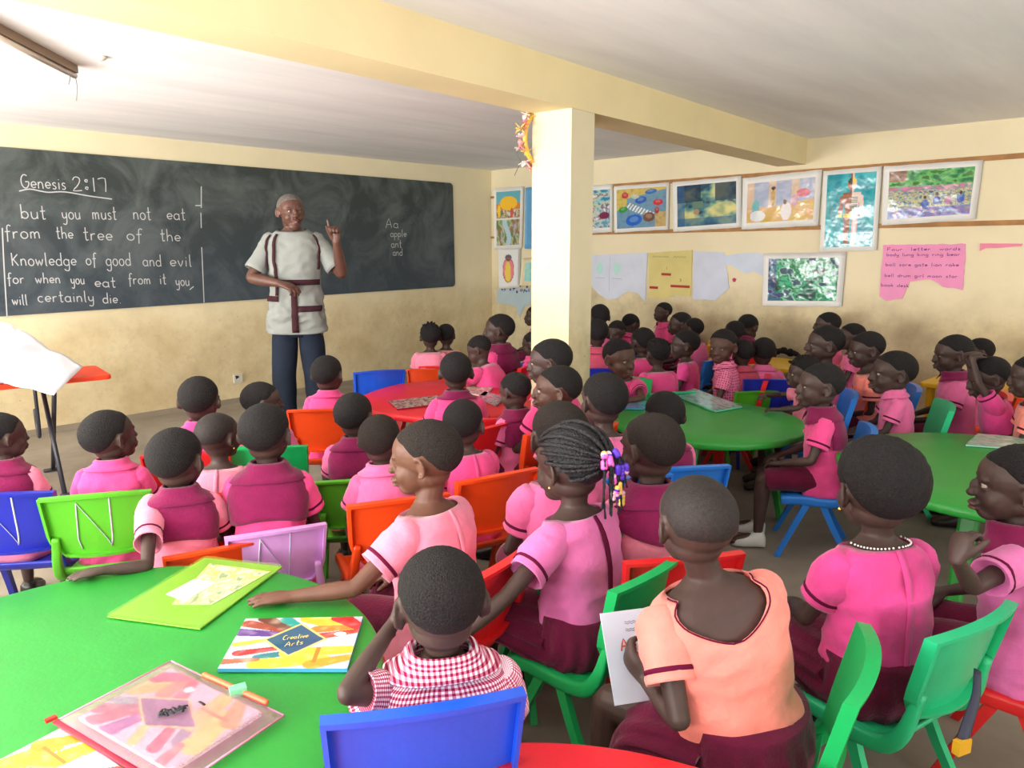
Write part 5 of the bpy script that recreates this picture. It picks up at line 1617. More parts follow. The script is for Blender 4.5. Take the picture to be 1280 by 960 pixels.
def art_body(a, b):
    """anatomical chart: one half a boy's skin, the other his skeleton"""
    c = mixc((22, 140, 160), (40, 176, 186), nz((a, b * .5, 0), 9, 3) + .5)
    m = abs(a - .53)
    inb = ell(a, b, .53, .145, .095, .085) or (m < .035 and b < .27) or (m < .19 - max(0, b - .28) * .28 and .255 < b < .46) or (m < .13 and .42 < b < .60)
    arm = .155 < m < .26 and .28 + (m - .16) * .4 < b < .60 and abs(m - (.19 + (b - .30) * .14)) < .045
    leg = abs(m - (.085 - (b - .58) * .02)) < .062 - (b - .58) * .05 and .55 < b < .95
    foot = .02 < m < .13 and .92 < b < .965
    if inb or arm or leg or foot:
        c = (150, 84, 54) if a < .53 else (226, 200, 190)
        if a >= .53 and .30 < b < .44 and m < .13: c = (40, 40, 44) if (b * 60) % 1 < .45 else (235, 232, 220)
        if a >= .53 and .44 < b < .56 and m < .12: c = blotch([(214, 120, 60), (60, 140, 130), (240, 200, 190)], 14, 1)(a, b)
        if leg and a >= .53: c = (236, 214, 214) if abs(m - .085) < .03 else (232, 168, 168)
        if a < .53 and .54 < b < .60: c = (214, 206, 60)
    if ell(a, b, .53, .105, .085, .045): c = (44, 28, 24) if a < .53 else (228, 200, 80)
    return c


def art_forest(a, b):
    c = blotch([(16, 70, 60), (30, 130, 96), (70, 190, 150), (40, 120, 70), (150, 220, 190), (60, 90, 110)], 6.5, 11)(a, b)
    if a < .12 or (a < .2 and b > .8): c = mixc(c, (80, 60, 150), .5)
    return c


def art_village(a, b):
    if b < .5:
        c = (96, 170, 186)
        if ell(a, b, .52, .22, .36, .13): c = (240, 190, 50)
        elif .22 < b < .34: c = (208, 130, 60)
        elif b > .34: c = blotch([(90, 130, 110), (206, 190, 140), (150, 90, 70), (200, 210, 200)], 12, 3)(a, b)
        if ell(a, b, .12, .36, .07, .12): c = (236, 200, 60)
        if ell(a, b, .66, .40, .07, .09): c = (206, 90, 80)
    elif b < .525: c = (230, 228, 220)
    else:
        c = blotch([(120, 160, 110), (206, 190, 130), (150, 180, 190), (180, 110, 80), (90, 130, 80)], 9, 9)(a, b)
        if abs(a - .45 - .1 * math.sin(b * 9)) < .10: c = (176, 206, 220)
    return c


def art_river(a, b):
    c = blotch([(60, 130, 170), (150, 200, 206), (206, 200, 160), (90, 90, 140), (230, 225, 220)], 8, 5)(a, b)
    if b > .5: c = mixc(c, (230, 225, 225), .25)
    if ell(a, b, .85, .68, .14, .10): c = (120, 50, 80)
    if ell(a, b, .45, .58, .05, .16): c = (226, 170, 60)
    return c


def art_hands(a, b):
    """cover of an art book: painted hands reaching in from the edges"""
    c = (190, 188, 200)
    for x0, y0, x1, y1, w, col in ((.0, .30, .40, .36, .075, (84, 50, 130)), (.05, .12, .45, .30, .07, (150, 70, 52)), (.18, .02, .42, .25, .07, (110, 72, 58)), (.36, .05, .52, .24, .06, (40, 148, 140)),
                                     (.58, .02, .92, .26, .11, (226, 178, 44)), (.66, .26, .94, .22, .07, (214, 120, 40)), (.70, .40, .99, .30, .06, (206, 52, 40)), (.82, .02, .99, .22, .09, (206, 40, 44)),
                                     (.05, .55, .34, .44, .045, (228, 196, 60)), (.10, .72, .42, .62, .055, (214, 40, 44)), (.28, .80, .52, .70, .06, (40, 120, 130)), (.30, .92, .80, .84, .10, (238, 200, 46)),
                                     (.52, .72, .98, .66, .10, (232, 184, 50)), (.72, .92, .99, .80, .08, (170, 150, 40)), (.0, .88, .26, .84, .05, (160, 100, 76))):
        dx, dy = x1 - x0, y1 - y0
        t = max(0, min(1, ((a - x0) * dx + (b - y0) * dy) / (dx * dx + dy * dy)))
        if math.hypot(a - x0 - dx * t, (b - y0 - dy * t)) < w * (1 - .35 * t):
            c = mixc(col, (250, 240, 220), max(0, nz((a, b, 0), 12, 3)) * .5)
    if .92 < a < .99 and .03 < b < .09: pass
    if ell(a, b, .855, .36, .05, .04): c = (238, 236, 240)
    if abs(a - .50) * 1.0 / .235 + abs(b - .46) / .30 < 1.12: c = (226, 196, 110)
    if abs(a - .50) * 1.0 / .235 + abs(b - .46) / .30 < 1.0: c = mixc((24, 96, 112), (60, 70, 120), a)
    if .70 < a < .74 and .62 < b < .90: c = (238, 120, 40)
    return c


def poster(name, key, fn, label, border=(.06, .07), nu=70, nv=50, m=None, backing=M_PAPER, off=.013, cat='poster', group='posters on the picture wall'):
    Q = np.array([on_right(s, z, off) for s, z in G['P'][key]])
    c = Q.mean(0)
    root = empty(name, c)
    tag(root, label, cat, group)
    t = .003
    # backing sheet, slightly buckled
    nuu, nvv = 14, 10
    v = []
    for o in (0, t):
        for j in range(nvv + 1):
            for i in range(nuu + 1):
                p = quad_pt(Q, i / nuu, j / nvv)
                e = .004 * nz(p, 11, 5)
                v.append(p + NR * (o + .004 * (.5 + nz(p, 6, 2))) + np.array([0, 0, e * (1 if j in (0, nvv) else 0)]))
    N = (nuu + 1) * (nvv + 1)
    f = []
    for j in range(nvv):
        for i in range(nuu):
            a = j * (nuu + 1) + i
            f.append((N + a, N + a + nuu + 1, N + a + nuu + 2, N + a + 1)); f.append((a, a + 1, a + nuu + 2, a + nuu + 1))
    W_ = nuu + 1
    loop = list(range(W_)) + [j * W_ + nuu for j in range(1, nvv + 1)] + [nvv * W_ + i for i in range(nuu - 1, -1, -1)] + [j * W_ for j in range(nvv - 1, 0, -1)]
    for q in range(len(loop)):
        a, b = loop[q], loop[(q + 1) % len(loop)]
        f.append((a, b, N + b, N + a))
    Geo().add(v, f).obj('backing_sheet', backing, root, world=True)
    if fn:
        bx, by = border
        u0, u1, v0, v1 = bx, 1 - bx, by, 1 - by
        vv, cols = [], []
        for j in range(nv + 1):
            for i in range(nu + 1):
                a, b = i / nu, j / nv
                p = quad_pt(Q, u0 + (u1 - u0) * a, v0 + (v1 - v0) * b)
                vv.append(p + NR * (t + .0012 + .004 * (.5 + nz(p, 6, 2))))
                cols.append(fn(a, b))
        ff = [(j * (nu + 1) + i, (j + 1) * (nu + 1) + i, (j + 1) * (nu + 1) + i + 1, j * (nu + 1) + i + 1) for j in range(nv) for i in range(nu)]
        g = Geo(); g.add(vv, ff); g.c = cols
        g.obj('printed_picture', m or M_PRINT, root, world=True)
    return root, Q


def paper_poly(name, key, rgb, label, off=.005, cat='paper', group='papers on the picture wall', rim=.0):
    P = [on_right(s, z, off) for s, z in G['P'][key]]
    root = empty(name, np.mean(P, 0))
    tag(root, label, cat, group)
    # ragged outline
    out = []
    for i in range(len(P)):
        a, b = P[i], P[(i + 1) % len(P)]
        n = max(1, int(np.linalg.norm(b - a) / .03))
        for q in range(n):
            p = a + (b - a) * q / n
            k = nz(p, 25, 7) * .007
            out.append(p + np.array([0, 0, k]) + np.array([D2[0], D2[1], 0]) * k)
    v, f = slab(out, NR, .0025)
    Geo().add(v, f).obj('sheet', mat('sheet_%d_%d_%d' % rgb, rgb, rough=.6, var=.04, vscale=7, bump=.3, bscale=12), root, smooth=False, world=True)
    return root


# ------------------------------------------------------------------ the room
def wall_box(name, p0, p1, z0, z1, outn, m, th=.2):
    """upright slab from p0 to p1, its room face on that line; outn points out of the room"""
    p0, p1 = np.asarray(p0, float), np.asarray(p1, float)
    o = np.asarray(outn[:2]) * th
    poly = [p0, p1, p1 + o, p0 + o]
    # own axes: x along the wall so that textures follow it
    ang = math.atan2(*(p1 - p0)[::-1])
    R = rotz(-ang)
    q = [(R @ np.array([a[0] - p0[0], a[1] - p0[1], 0]))[:2] for a in poly]
    ar = sum(q[i][0] * q[(i + 1) % 4][1] - q[(i + 1) % 4][0] * q[i][1] for i in range(4))
    if ar < 0: q = q[::-1]
    v, f = prism(q, z0, z1)
    o = mesh_obj(name, v, f, m, None, False)
    o.location = (p0[0], p0[1], 0)
    o.rotation_euler = (0, 0, ang)
    return o


def build_room():
    wb = wall_material('wall_blackboard_side', (230, 219, 184), (200, 180, 136), .78)
    wr_ = wall_material('wall_picture_side', (234, 222, 188), (182, 168, 134), .92)
    wp = wall_material('wall_plain', (228, 208, 158), (190, 166, 116), .80)
    ceil = streak_material('ceiling_paint', (228, 228, 229), (246, 246, 246), (.35, 2.4, 1), s=1.6)
    fl = streak_material('floor_screed', (126, 117, 105), (156, 147, 133), (1, 1, 1), s=2.6, rough=.62, bump=.3)
    E1 = CORNER - D1 * .0
    ext = .0
    o = wall_box('wall_front', CORNER - D1 * .25, PA, 0, CEIL + .02, -NB, wb); tag(o, kind='structure')
    o = wall_box('wall_right', CORNER - D2 * .0, PB, 0, CEIL + .02, -NR, wr_); tag(o, kind='structure')
    # window side: parapet, lintel and piers with open gaps; the same at the back
    for nm, a, b, nn, k in (('wall_left', PA, PC, D1, 5), ('wall_back', PB, PC, D2, 4)):
        o = wall_box(nm, a, b, 0, .85, nn, wp); tag(o, kind='structure')
        o = wall_box(nm + '_lintel', a, b, 1.98, CEIL + .02, nn, wp); tag(o, kind='structure')
        for i in range(k + 1):
            t = i / k
            c = a + (b - a) * t
            u = (b - a) / np.linalg.norm(b - a)
            q0, q1 = c - u * .16, c + u * .16
            if i == 0: q0 = c
            if i == k: q1 = c
            o = wall_box('wall_pier', q0, q1, .85, 1.98, nn, wp); tag(o, kind='structure')
    poly = [CORNER, PA, PC, PB]
    c = CORNER - D1 * .0
    for nm, z0, z1, m in (('floor', -.1, 0.0, fl), ('ceiling', CEIL, CEIL + .12, ceil)):
        ang = math.atan2(D1[1], D1[0])
        R = rotz(-ang)
        q = []
        for s, t in ((-.3, -.3), (L1 + .3, -.3), (L1 + .3, L2 + .3), (-.3, L2 + .3)):
            p = D1 * s + D2 * t
            q.append((R @ np.array([p[0], p[1], 0]))[:2])
        ar = sum(q[i][0] * q[(i + 1) % 4][1] - q[(i + 1) % 4][0] * q[i][1] for i in range(4))
        if ar < 0: q = q[::-1]
        v, f = prism(q, z0, z1)
        o = mesh_obj(nm, v, f, m, None, False)
        o.location = (CORNER[0], CORNER[1], 0); o.rotation_euler = (0, 0, ang)
        tag(o, kind='structure')
    # beam and pillar
    bm_ = mat('beam_paint', (228, 213, 168), rough=.75, var=.035, vscale=2.5, bump=.12, bscale=14, spec=.25)
    bd = nrm((.628, .778, 0))[:2]; bn = np.array([-bd[1], bd[0]])
    p0 = np.array([0, 3.385])
    a = p0 - bd * 4.1; b = p0 + bd * 4.05
    o = wall_box('trim_beam', a, b, 2.05, CEIL, bn, bm_, th=.242); tag(o, kind='structure')
    pil = wall_material('wall_pillar_paint', (220, 211, 180), (170, 162, 128), 1.0)
    fr = np.array([.409, 3.90]); flp = fr - bd * .20
    o = wall_box('pillar', flp, fr, 0, 2.05, bn, pil, th=.235); tag(o, kind='structure')
    # painted skirting along the foot of the blackboard wall
    o = wall_box('baseboard_front', CORNER, PA, 0, .045, NB, mat('skirt_grey', (150, 140, 122), rough=.8, var=.1, vscale=3), th=.012); tag(o, kind='structure')


def build_blackboard():
    B = G['board']
    P = [on_board(s, z, .002) for s, z in ((5.6, 2.085), (B[1][0], B[1][1]), (B[2][0], B[2][1]), (5.6, .90))]
    root = empty('blackboard', on_board(3.0, .9))
    tag(root, 'long blackboard with a chalked Bible verse, fixed along the front wall', 'blackboard')
    # rounded corners at the far end
    s1, z1 = B[1]; s2, z2 = B[2]
    r = .045
    pts = [P[0]]
    for a in np.linspace(90, 0, 7): pts.append(on_board(s1 + r - r * math.cos(math.radians(a)), z1 - r + r * math.sin(math.radians(a)), .002))
    for a in np.linspace(0, 90, 7): pts.append(on_board(s2 + r - r * math.cos(math.radians(a)), z2 + r - r * math.sin(math.radians(a)), .002))
    pts.append(P[3])
    m = bpy.data.materials.new('slate')
    m.use_nodes = True
    nt = m.node_tree; b = nt.nodes['Principled BSDF']
    b.inputs['Roughness'].default_value = .55
    b.inputs['Specular IOR Level'].default_value = .35
    tc = nt.nodes.new('ShaderNodeTexCoord')
    n1 = nt.nodes.new('ShaderNodeTexNoise'); n1.inputs['Scale'].default_value = 2.2; n1.inputs['Detail'].default_value = 9; n1.inputs['Roughness'].default_value = .65; n1.inputs['Distortion'].default_value = .8
    nt.links.new(tc.outputs['Object'], n1.inputs['Vector'])
    r_ = nt.nodes.new('ShaderNodeValToRGB')
    r_.color_ramp.elements[0].position = .42; r_.color_ramp.elements[1].position = .78
    r_.color_ramp.elements[0].color = (*lin((54, 62, 60)), 1); r_.color_ramp.elements[1].color = (*lin((112, 120, 118)), 1)
    nt.links.new(n1.outputs['Fac'], r_.inputs['Fac'])
    # dusty blue-grey chalk film, thicker low down where the board is wiped
    sp = nt.nodes.new('ShaderNodeSeparateXYZ'); nt.links.new(tc.outputs['Object'], sp.inputs[0])
    mr = nt.nodes.new('ShaderNodeMapRange'); mr.inputs[1].default_value = 1.0; mr.inputs[2].default_value = 0.0; mr.inputs[3].default_value = 0.0; mr.inputs[4].default_value = .5
    nt.links.new(sp.outputs['Z'], mr.inputs[0])
    mx = nt.nodes.new('ShaderNodeMix'); mx.data_type = 'RGBA'
    nt.links.new(mr.outputs[0], mx.inputs[0]); nt.links.new(r_.outputs['Color'], mx.inputs[6]); mx.inputs[7].default_value = (*lin((58, 72, 92)), 1)
    nt.links.new(mx.outputs[2], b.inputs['Base Color'])
    Geo().add(*slab(pts, NB, .012)).obj('slate_panel', m, root, smooth=False, world=True)
    chalk = mat('chalk', (192, 195, 196), rough=.9)
    lines = {}

    class F:
        pass
    rr = random.Random(3)
    for t, a, bb, xh, L in G['words']:
        g = Geo()
        xh *= 1.02

        def fn(u, y, a=a, bb=bb, xh=xh):
            s = a[0] + (bb[0] - a[0]) * u
            z = a[1] + (bb[1] - a[1]) * u + y * xh * .82
            return on_board(s, z, .0155)
        fn.normal = NB
        write(g, t, fn, .0068 if L < 6 else .0062)
        g.obj('chalk_word', chalk, root, smooth=False, world=True)
    for ln in G['lines']:
        g = Geo()
        P = spline(np.array([(s, z, 0) for s, z in ln]), 4)
        ribbon(g, [on_board(s, z, .0155) for s, z, _ in P], .008, NB)
        g.obj('chalk_line', chalk, root, smooth=False, world=True)


def build_wall_things():
    wood = mat('batten_wood', (168, 122, 74), rough=.75, var=.15, vscale=9, bump=.2, bscale=40)
    for key, z_, lab, k in (('rail_up', 0, 'thin wooden batten above the row of posters', 'rail_up'), ('rail_lo', 0, 'thin wooden batten under the row of posters', 'rail_lo')):
        pts = G[key]
        s0 = min(p[0] for p in pts) - (0.9 if key == 'rail_lo' else .4); s1 = 5.9
        za = {'rail_up': (pts[0][1] + .0, pts[2][1]), 'rail_lo': (pts[0][1], pts[2][1])}[key]
        zm = sum(za) / 2
        hh = .020 if key == 'rail_up' else .022
        q = [on_right(s0, za[0] - .03, 0), on_right(s1, za[1] - .03 + 0, 0), on_right(s1, za[1] + .005, 0), on_right(s0, za[0] + .005, 0)]
        o = Geo().add(*slab(q, NR, .012)).obj('wall_batten', wood, None, smooth=False)
        tag(o, lab, 'batten')
    poster('poster', 'house', art_village, 'poster in two halves, a yellow-roofed house above and a stream below', border=(.10, .06), nu=36, nv=70)
    poster('poster', 'blue', None, 'plain blue sheet hanging half behind the pillar', backing=mat('sheet_blue', (96, 160, 206), rough=.5, var=.06, vscale=5))
    poster('poster', 'river', art_river, 'poster of figures by a river, partly covered by the pillar edge', border=(.06, .10), nu=50, nv=50)
    poster('poster', 'traffic', art_traffic, 'poster of a zebra crossing with blue, red and green cars', border=(.045, .08), nu=100, nv=70)
    poster('poster', 'lake', art_lake, 'poster of a dark blue and green lake landscape', border=(.07, .09), nu=80, nv=60)
    poster('poster', 'room', art_room, 'poster of pale figures inside a yellow-floored house', border=(.07, .12), nu=80, nv=60)
    poster('poster', 'body', art_body, 'anatomical chart of a standing boy, half skin and half skeleton on teal', border=(.08, .055), nu=80, nv=130, off=.018)
    poster('poster', 'crowd', art_crowd, 'widest poster, a busy crowd in front of green trees', border=(.065, .10), nu=110, nv=70)
    poster('poster', 'green', art_forest, 'glossy green and teal poster pinned below the row of others', border=(.07, .10), nu=80, nv=60)
    r, Q = poster('drawing', 'fly', None, 'drawing of a pink and yellow beetle on white paper', cat='drawing', group='drawings beside the corner')

    def bug(a, b):
        c = (226, 228, 228)
        if ell(a, b, .5, .55, .30, .34): c = (228, 130, 140)
        if ell(a, b, .48, .62, .15, .30): c = (232, 206, 90)
        if ell(a, b, .5, .22, .17, .09): c = (90, 92, 100)
        if ell(a, b, .5, .55, .30, .34) and not ell(a, b, .5, .55, .27, .31): c = (170, 90, 90)
        return c
    picture('printed_picture', Q, bug, 30, 46, M_PRINTM, r, NR, off=.0175, u0=.05, u1=.95, v0=.04, v1=.96)
    r, Q = poster('drawing', 'cyan', lambda a, b: mixc((140, 206, 206), (170, 220, 210), nz((a, b, 0), 5) + .5), 'small cyan picture mounted on cream card', border=(.14, .16), nu=16, nv=16, m=M_PRINTM, backing=M_CREAM, cat='drawing', group='drawings beside the corner')
    paper_poly('torn_paper', 'blots', (176, 196, 204), 'torn speckled blue and white sheet in the corner under the beetle drawing')
    P = [on_right(s, z, .0085) for s, z in G['P']['blots']]
    g = Geo(); rr = random.Random(2)
    for i in range(60):
        s = rr.uniform(min(p[0] for p in G['P']['blots']) + .03, max(p[0] for p in G['P']['blots']) - .05); z = rr.uniform(.86, .99)
        rad = rr.uniform(.006, .018)
        c = on_right(s, z, .0085)
        g.add(*slab([c + np.array([D2[0], D2[1], 0]) * rad * math.cos(a) + np.array([0, 0, rad * math.sin(a) * rr.uniform(.6, 1.2)]) for a in np.linspace(0, 6.28, 7)[:-1]], NR, .001), None, rr.choice([(60, 90, 150), (120, 160, 190), (50, 60, 110), (150, 110, 130)]))
    o = g.obj('print_dot', M_PRINTM, bpy.data.objects['torn_paper'], smooth=False, world=True); o['kind'] = 'stuff'
    for k, rgb, lab in (('white1', (206, 212, 226), 'wide torn white sheet with two faint circles next to the pillar'), ('yellow', (214, 200, 128), 'yellow chart with faint writing and red strips under the car poster'),
                        ('white2', (204, 210, 226), 'white sheet with a rounded torn edge beside the yellow chart'), ('white3', (202, 212, 228), 'small ragged white scrap beside the glossy green poster'),
                        ('pink', (234, 146, 190), 'pink word chart with a torn lower edge'), ('scrap', (232, 130, 160), 'thin pink remnant of a torn chart level with the top of the word chart')):
        paper_poly('wall_paper_sheet', k, rgb, lab, off=.006 if k != 'white3' else .004)
    pk = [o for o in bpy.data.objects if o.name.startswith('wall_paper_sheet') and o['label'].startswith('pink word')][0]
    P = G['P']['pink']
    (sa, za), (sb, zb) = P[0], P[1]
    ink = mat('ink_violet', (120, 50, 120), rough=.8)
    g = Geo()
    rows = [(.035, 'Four  letter  words', .006), (.075, 'body lung king ring bear', .004), (.15, 'ball sore gate lion rake', .004), (.232, 'bell drum girl moon star', .004)]
    for dz, t, w in rows:
        def fn(u, y, dz=dz):
            return on_right(sa + .03 + (sb - sa - .06) * u, za - dz - .01 + y * .0115 + (zb - za) * u, .0095)
        fn.normal = NR
        write(g, t, fn, .0035)

    def fn(u, y):
        return on_right(sa + .01 + .20 * u, za - .315 + y * .0115, .0095)
    fn.normal = NR
    write(g, 'book desk', fn, .0035)
    g.obj('lettering', ink, pk, smooth=False, world=True)
    yl = [o for o in bpy.data.objects if o.name.startswith('wall_paper_sheet') and o['label'].startswith('yellow')][0]
    (sa, za), (sb, zb) = G['P']['yellow'][:2]
    g = Geo()

    def fn(u, y):
        return on_right(sa + .03 + (sb - sa - .06) * u, za - .045 + y * .016, .0095)
    fn.normal = NR
    for u0, u1 in ((.05, .48), (.60, .92)):
        ribbon(g, [fn(u, .6 + .5 * math.sin(u * 90)) for u in np.linspace(u0, u1, 26)], .003, NR)
    for t, u, dz in (('1', .42, .40), ('3', .74, .68)):
        def fd(q, y, u=u, dz=dz):
            return on_right(sa + (sb - sa) * (u + .06 * q), za - (za - G['P']['yellow'][3][1]) * dz + y * .012, .0095)
        fd.normal = NR
        write(g, t, fd, .004)
    g.obj('lettering', mat('ink_green', (96, 120, 60), rough=.8), yl, smooth=False, world=True)
    W_ = sb - sa; H = za - G['P']['yellow'][3][1]
    g = Geo()
    for u0, u1, v in ((.33, .55, .52), (.55, .98, .80), (.06, .26, .86)):
        g.add(*slab([on_right(sa + W_ * a, za - H * b, .009) for a, b in ((u0, v + .03), (u1, v + .03), (u1, v - .03), (u0, v - .03))], NR, .001))
    g.obj('print_stripe', mat('print_red', (170, 50, 40), rough=.7), yl, smooth=False, world=True)
    w1 = [o for o in bpy.data.objects if o.name.startswith('wall_paper_sheet') and o['label'].startswith('wide torn')][0]
    (sa, za), (sb, zb) = G['P']['white1'][:2]
    for u in (.20, .50):
        g = Geo()
        c = (sa + (sb - sa) * u, za - .13)
        g.add(*slab([on_right(c[0] + .045 * math.cos(a), c[1] + .06 * math.sin(a), .009) for a in np.linspace(0, 6.28, 18)[:-1]], NR, .0008))
        g.obj('print_dot', mat('print_mint', (176, 220, 214), rough=.7), w1, smooth=False, world=True)
    g = Geo()
    for i, u in enumerate((.2, .5)):
        ribbon(g, [on_right(sa + (sb - sa) * (u - .07), za - .23, .0092), on_right(sa + (sb - sa) * (u + .09), za - .232, .0092)], .004, NR)
    ribbon(g, [on_right(sa + (sb - sa) * .38, za - .01, .0092), on_right(sa + (sb - sa) * .37, za - .20, .0092), on_right(sa + (sb - sa) * .375, za - .36, .0092)], .003, NR)
    g.obj('print_line', mat('ink_pale', (150, 160, 186), rough=.8), w1, smooth=False, world=True)
    o = Geo().add(*slab([on_right(s + .018 * math.cos(a) * (1 + .3 * math.sin(5 * a)) + .018, z + .018 * math.sin(a) - .02, .003) for a in np.linspace(0, 6.28, 22)[:-1] for s, z in [G['P']['flower'][0]]], NR, .002)).obj('sticker', mat('print_crimson', (190, 40, 90), rough=.6), None, smooth=False)
    tag(o, 'small crimson flower cut-out stuck on the wall beside the torn sheets', 'sticker')
    # broken socket on the blackboard wall
    s, z = G['socket']
    root = empty('wall_socket', on_board(s, z)); tag(root, 'small white broken wall socket low on the blackboard wall', 'socket')
    g = Geo(); ug = np.array([D1[0], D1[1], 0]); R = np.stack([ug, NB, (0, 0, 1)], 1)
    g.add(*box(on_board(s, z, .006), (.040, .008, .040), R)); g.obj('face_plate', mat('socket_white', (214, 212, 200), rough=.5), root, smooth=False, world=True)
    Geo().add(*slab([on_board(s + .028, z + .03, .0145), on_board(s + .002, z + .026, .0145), on_board(s - .01, z + .012, .0145), on_board(s + .022, z - .004, .0145)], NB, .001)).obj('hole', mat('hole_black', (30, 26, 24)), root, smooth=False, world=True)
    # batten stubs in the corner
    for s, z in G['rail_c']:
        o = Geo().add(*box(on_right(.035, z, .008), (.03, .012, .012), np.stack([np.array([D2[0], D2[1], 0]), NR, (0, 0, 1)], 1))).obj('batten_stub', wood, None, smooth=False)
        tag(o, 'short wooden batten stub in the wall corner, ' + ('upper one' if z > 1.6 else 'lower one'), 'batten', 'batten stubs in the corner')
    # ceiling tube
    a, b = [np.array([*p, CEIL - .03]) for p in G['tube']]
    u = nrm(b - a)
    root = empty('fluorescent_lamp', (a + b) / 2); tag(root, 'unlit tube batten on the ceiling above the blackboard', 'lamp')
    Geo().add(*box((a + b) / 2 + (0, 0, .012), (np.linalg.norm(b - a) / 2, .018, .018), rotz(math.atan2(u[1], u[0])))).obj('batten_housing', mat('housing_brown', (150, 128, 108), rough=.6), root, smooth=False, world=True)
    Geo().add(*tube([a + (0, 0, -.018), b + (0, 0, -.018)], .013, n=12)).obj('tube', mat('tube_glass', (226, 214, 200), rough=.2), root, world=True)
    for k, (dx, L) in enumerate(((0, .13), (-.07, .07))):
        p = b + u * dx
        Geo().add(*tube([p, p + (.006, 0, -L * .5), p + (-.004, 0, -L)], .0022, n=6, k=3)).obj('wire', mat('wire_grey', (120, 120, 120)), root, world=True)
    (x, y), (x2, y2) = G['rose']
    o = Geo().add(*tube([(x, y, CEIL), (x, y, CEIL - .012), (x, y, CEIL - .02)], [.028, .026, .012], n=16)).obj('ceiling_rose', mat('socket_white', (214, 212, 200)), None)
    tag(o, 'tiny white ceiling rose beside the tube lamp', 'ceiling fitting')
    root = empty('hanging_wire', (x2, y2, CEIL)); tag(root, 'thin wire dangling from the ceiling near the pillar', 'wire')
    Geo().add(*tube([(x2, y2, CEIL), (x2, y2, CEIL - .05), (x2 + .03, y2, CEIL - .12), (x2 - .02, y2, CEIL - .24)], .003, n=6, k=4)).obj('wire', mat('wire_grey', (120, 120, 120)), root, world=True)
    Geo().add(*tube([(x2, y2, CEIL), (x2, y2, CEIL - .015)], .02, n=12)).obj('hook_plate', mat('socket_white', (214, 212, 200)), root, world=True)


def garland():
    bd = nrm((.628, .778, 0))[:2]; bn = np.array([-bd[1], bd[0]])
    fr = np.array([.409, 3.90]); c = fr - bd * .20 + bn * .235      # rear left edge of the pillar
    ctr = np.array([c[0] + .06, c[1] + .045, 1.93])
    root = empty('paper_wreath', ctr); tag(root, 'pink and gold paper flower wreath hung behind the pillar top', 'wreath')
    rr = random.Random(9)
    cols = [(238, 190, 190), (226, 150, 150), (226, 190, 96), (236, 214, 206), (206, 120, 130), (230, 200, 120)]
    ud = np.array([bd[0], bd[1], 0])
    Geo().add(*tube([ctr + np.array([bn[0], bn[1], 0]) * .02 + ud * .13 * math.cos(a) + np.array([0, 0, .13 * math.sin(a)]) for a in np.linspace(0, 6.28, 24)], .012, n=8)).obj('wreath_ring', mat('gold_paper', (216, 176, 70), rough=.4), root, world=True)
    for i in range(24):
        a = i / 24 * 6.283
        c0 = ctr + np.array([bn[0], bn[1], 0]) * .03 + ud * (.135 + .025 * (i % 2)) * math.cos(a) + np.array([0, 0, (.135 + .025 * (i % 2)) * math.sin(a)])
        g = Geo()
        for q in range(7):
            d = nrm((rr.uniform(-1, 1), rr.uniform(-1, 1), rr.uniform(-1, 1)))
            s = nrm(np.cross(d, (0, 0, 1))); L = rr.uniform(.025, .042)
            g.add(*tube([c0, c0 + d * L * .6, c0 + d * L], [(.004, .002), (.013, .004), (.004, .002)], n=6, side=s))
        g.obj('paper_flower', mat('paper_flower_%d' % (i % 6), cols[i % 6], rough=.5), root, smooth=False, world=True)


# ------------------------------------------------------------------ things on the tables
def flat_item(name, Q, z0, z1, m, label, cat, group=None, art=None, part='cover', nu=90, nv=60, bulge=0.0, edge=None, pm=None):
    """book or folder: a block with the four corners Q (anticlockwise from one corner), printed top"""
    P = [np.array([x, y, z0]) for x, y in Q]
    ar = sum(P[i][0] * P[(i + 1) % 4][1] - P[(i + 1) % 4][0] * P[i][1] for i in range(4))
    PP = P if ar > 0 else P[::-1]
    root = empty(name, np.mean(P, 0)); tag(root, label, cat, group)
    Geo().add(*slab(PP, (0, 0, 1), z1 - z0)).obj('pages' if edge else part, edge or m, root, smooth=False, world=True)
    T = [p + (0, 0, z1 - z0) for p in P]      # BL BR TR TL as given
    QQ = [T[3], T[2], T[1], T[0]]
    if art:
        picture(part, QQ, art, nu, nv, pm or M_PRINT, root, np.array([0, 0, 1.0]), off=.0008, wave=bulge)
    return root, QQ


M_CLEAR = mat('plastic_film_clear', (232, 226, 226), rough=.12, alpha=.22, spec=.6)


def book_text(Qn, root, t1, t2, off, col):
    Q = Qn
    g = Geo()
    for t, u0, u1, v in ((t1, .40, .60, .455), (t2, .44, .58, .585)):
        def fn(a, y, u0=u0, u1=u1, v=v):
            p = quad_pt(Q, u0 + (u1 - u0) * a, v - y * .045 + (.5 - a) * .05)
            return p + np.array([0, 0, off])
        fn.normal = np.array([0, 0, 1.0])
        write(g, t, fn, .0022)
    g.obj('title_lettering', mat('title_gold', col, rough=.4), root, smooth=False, world=True)


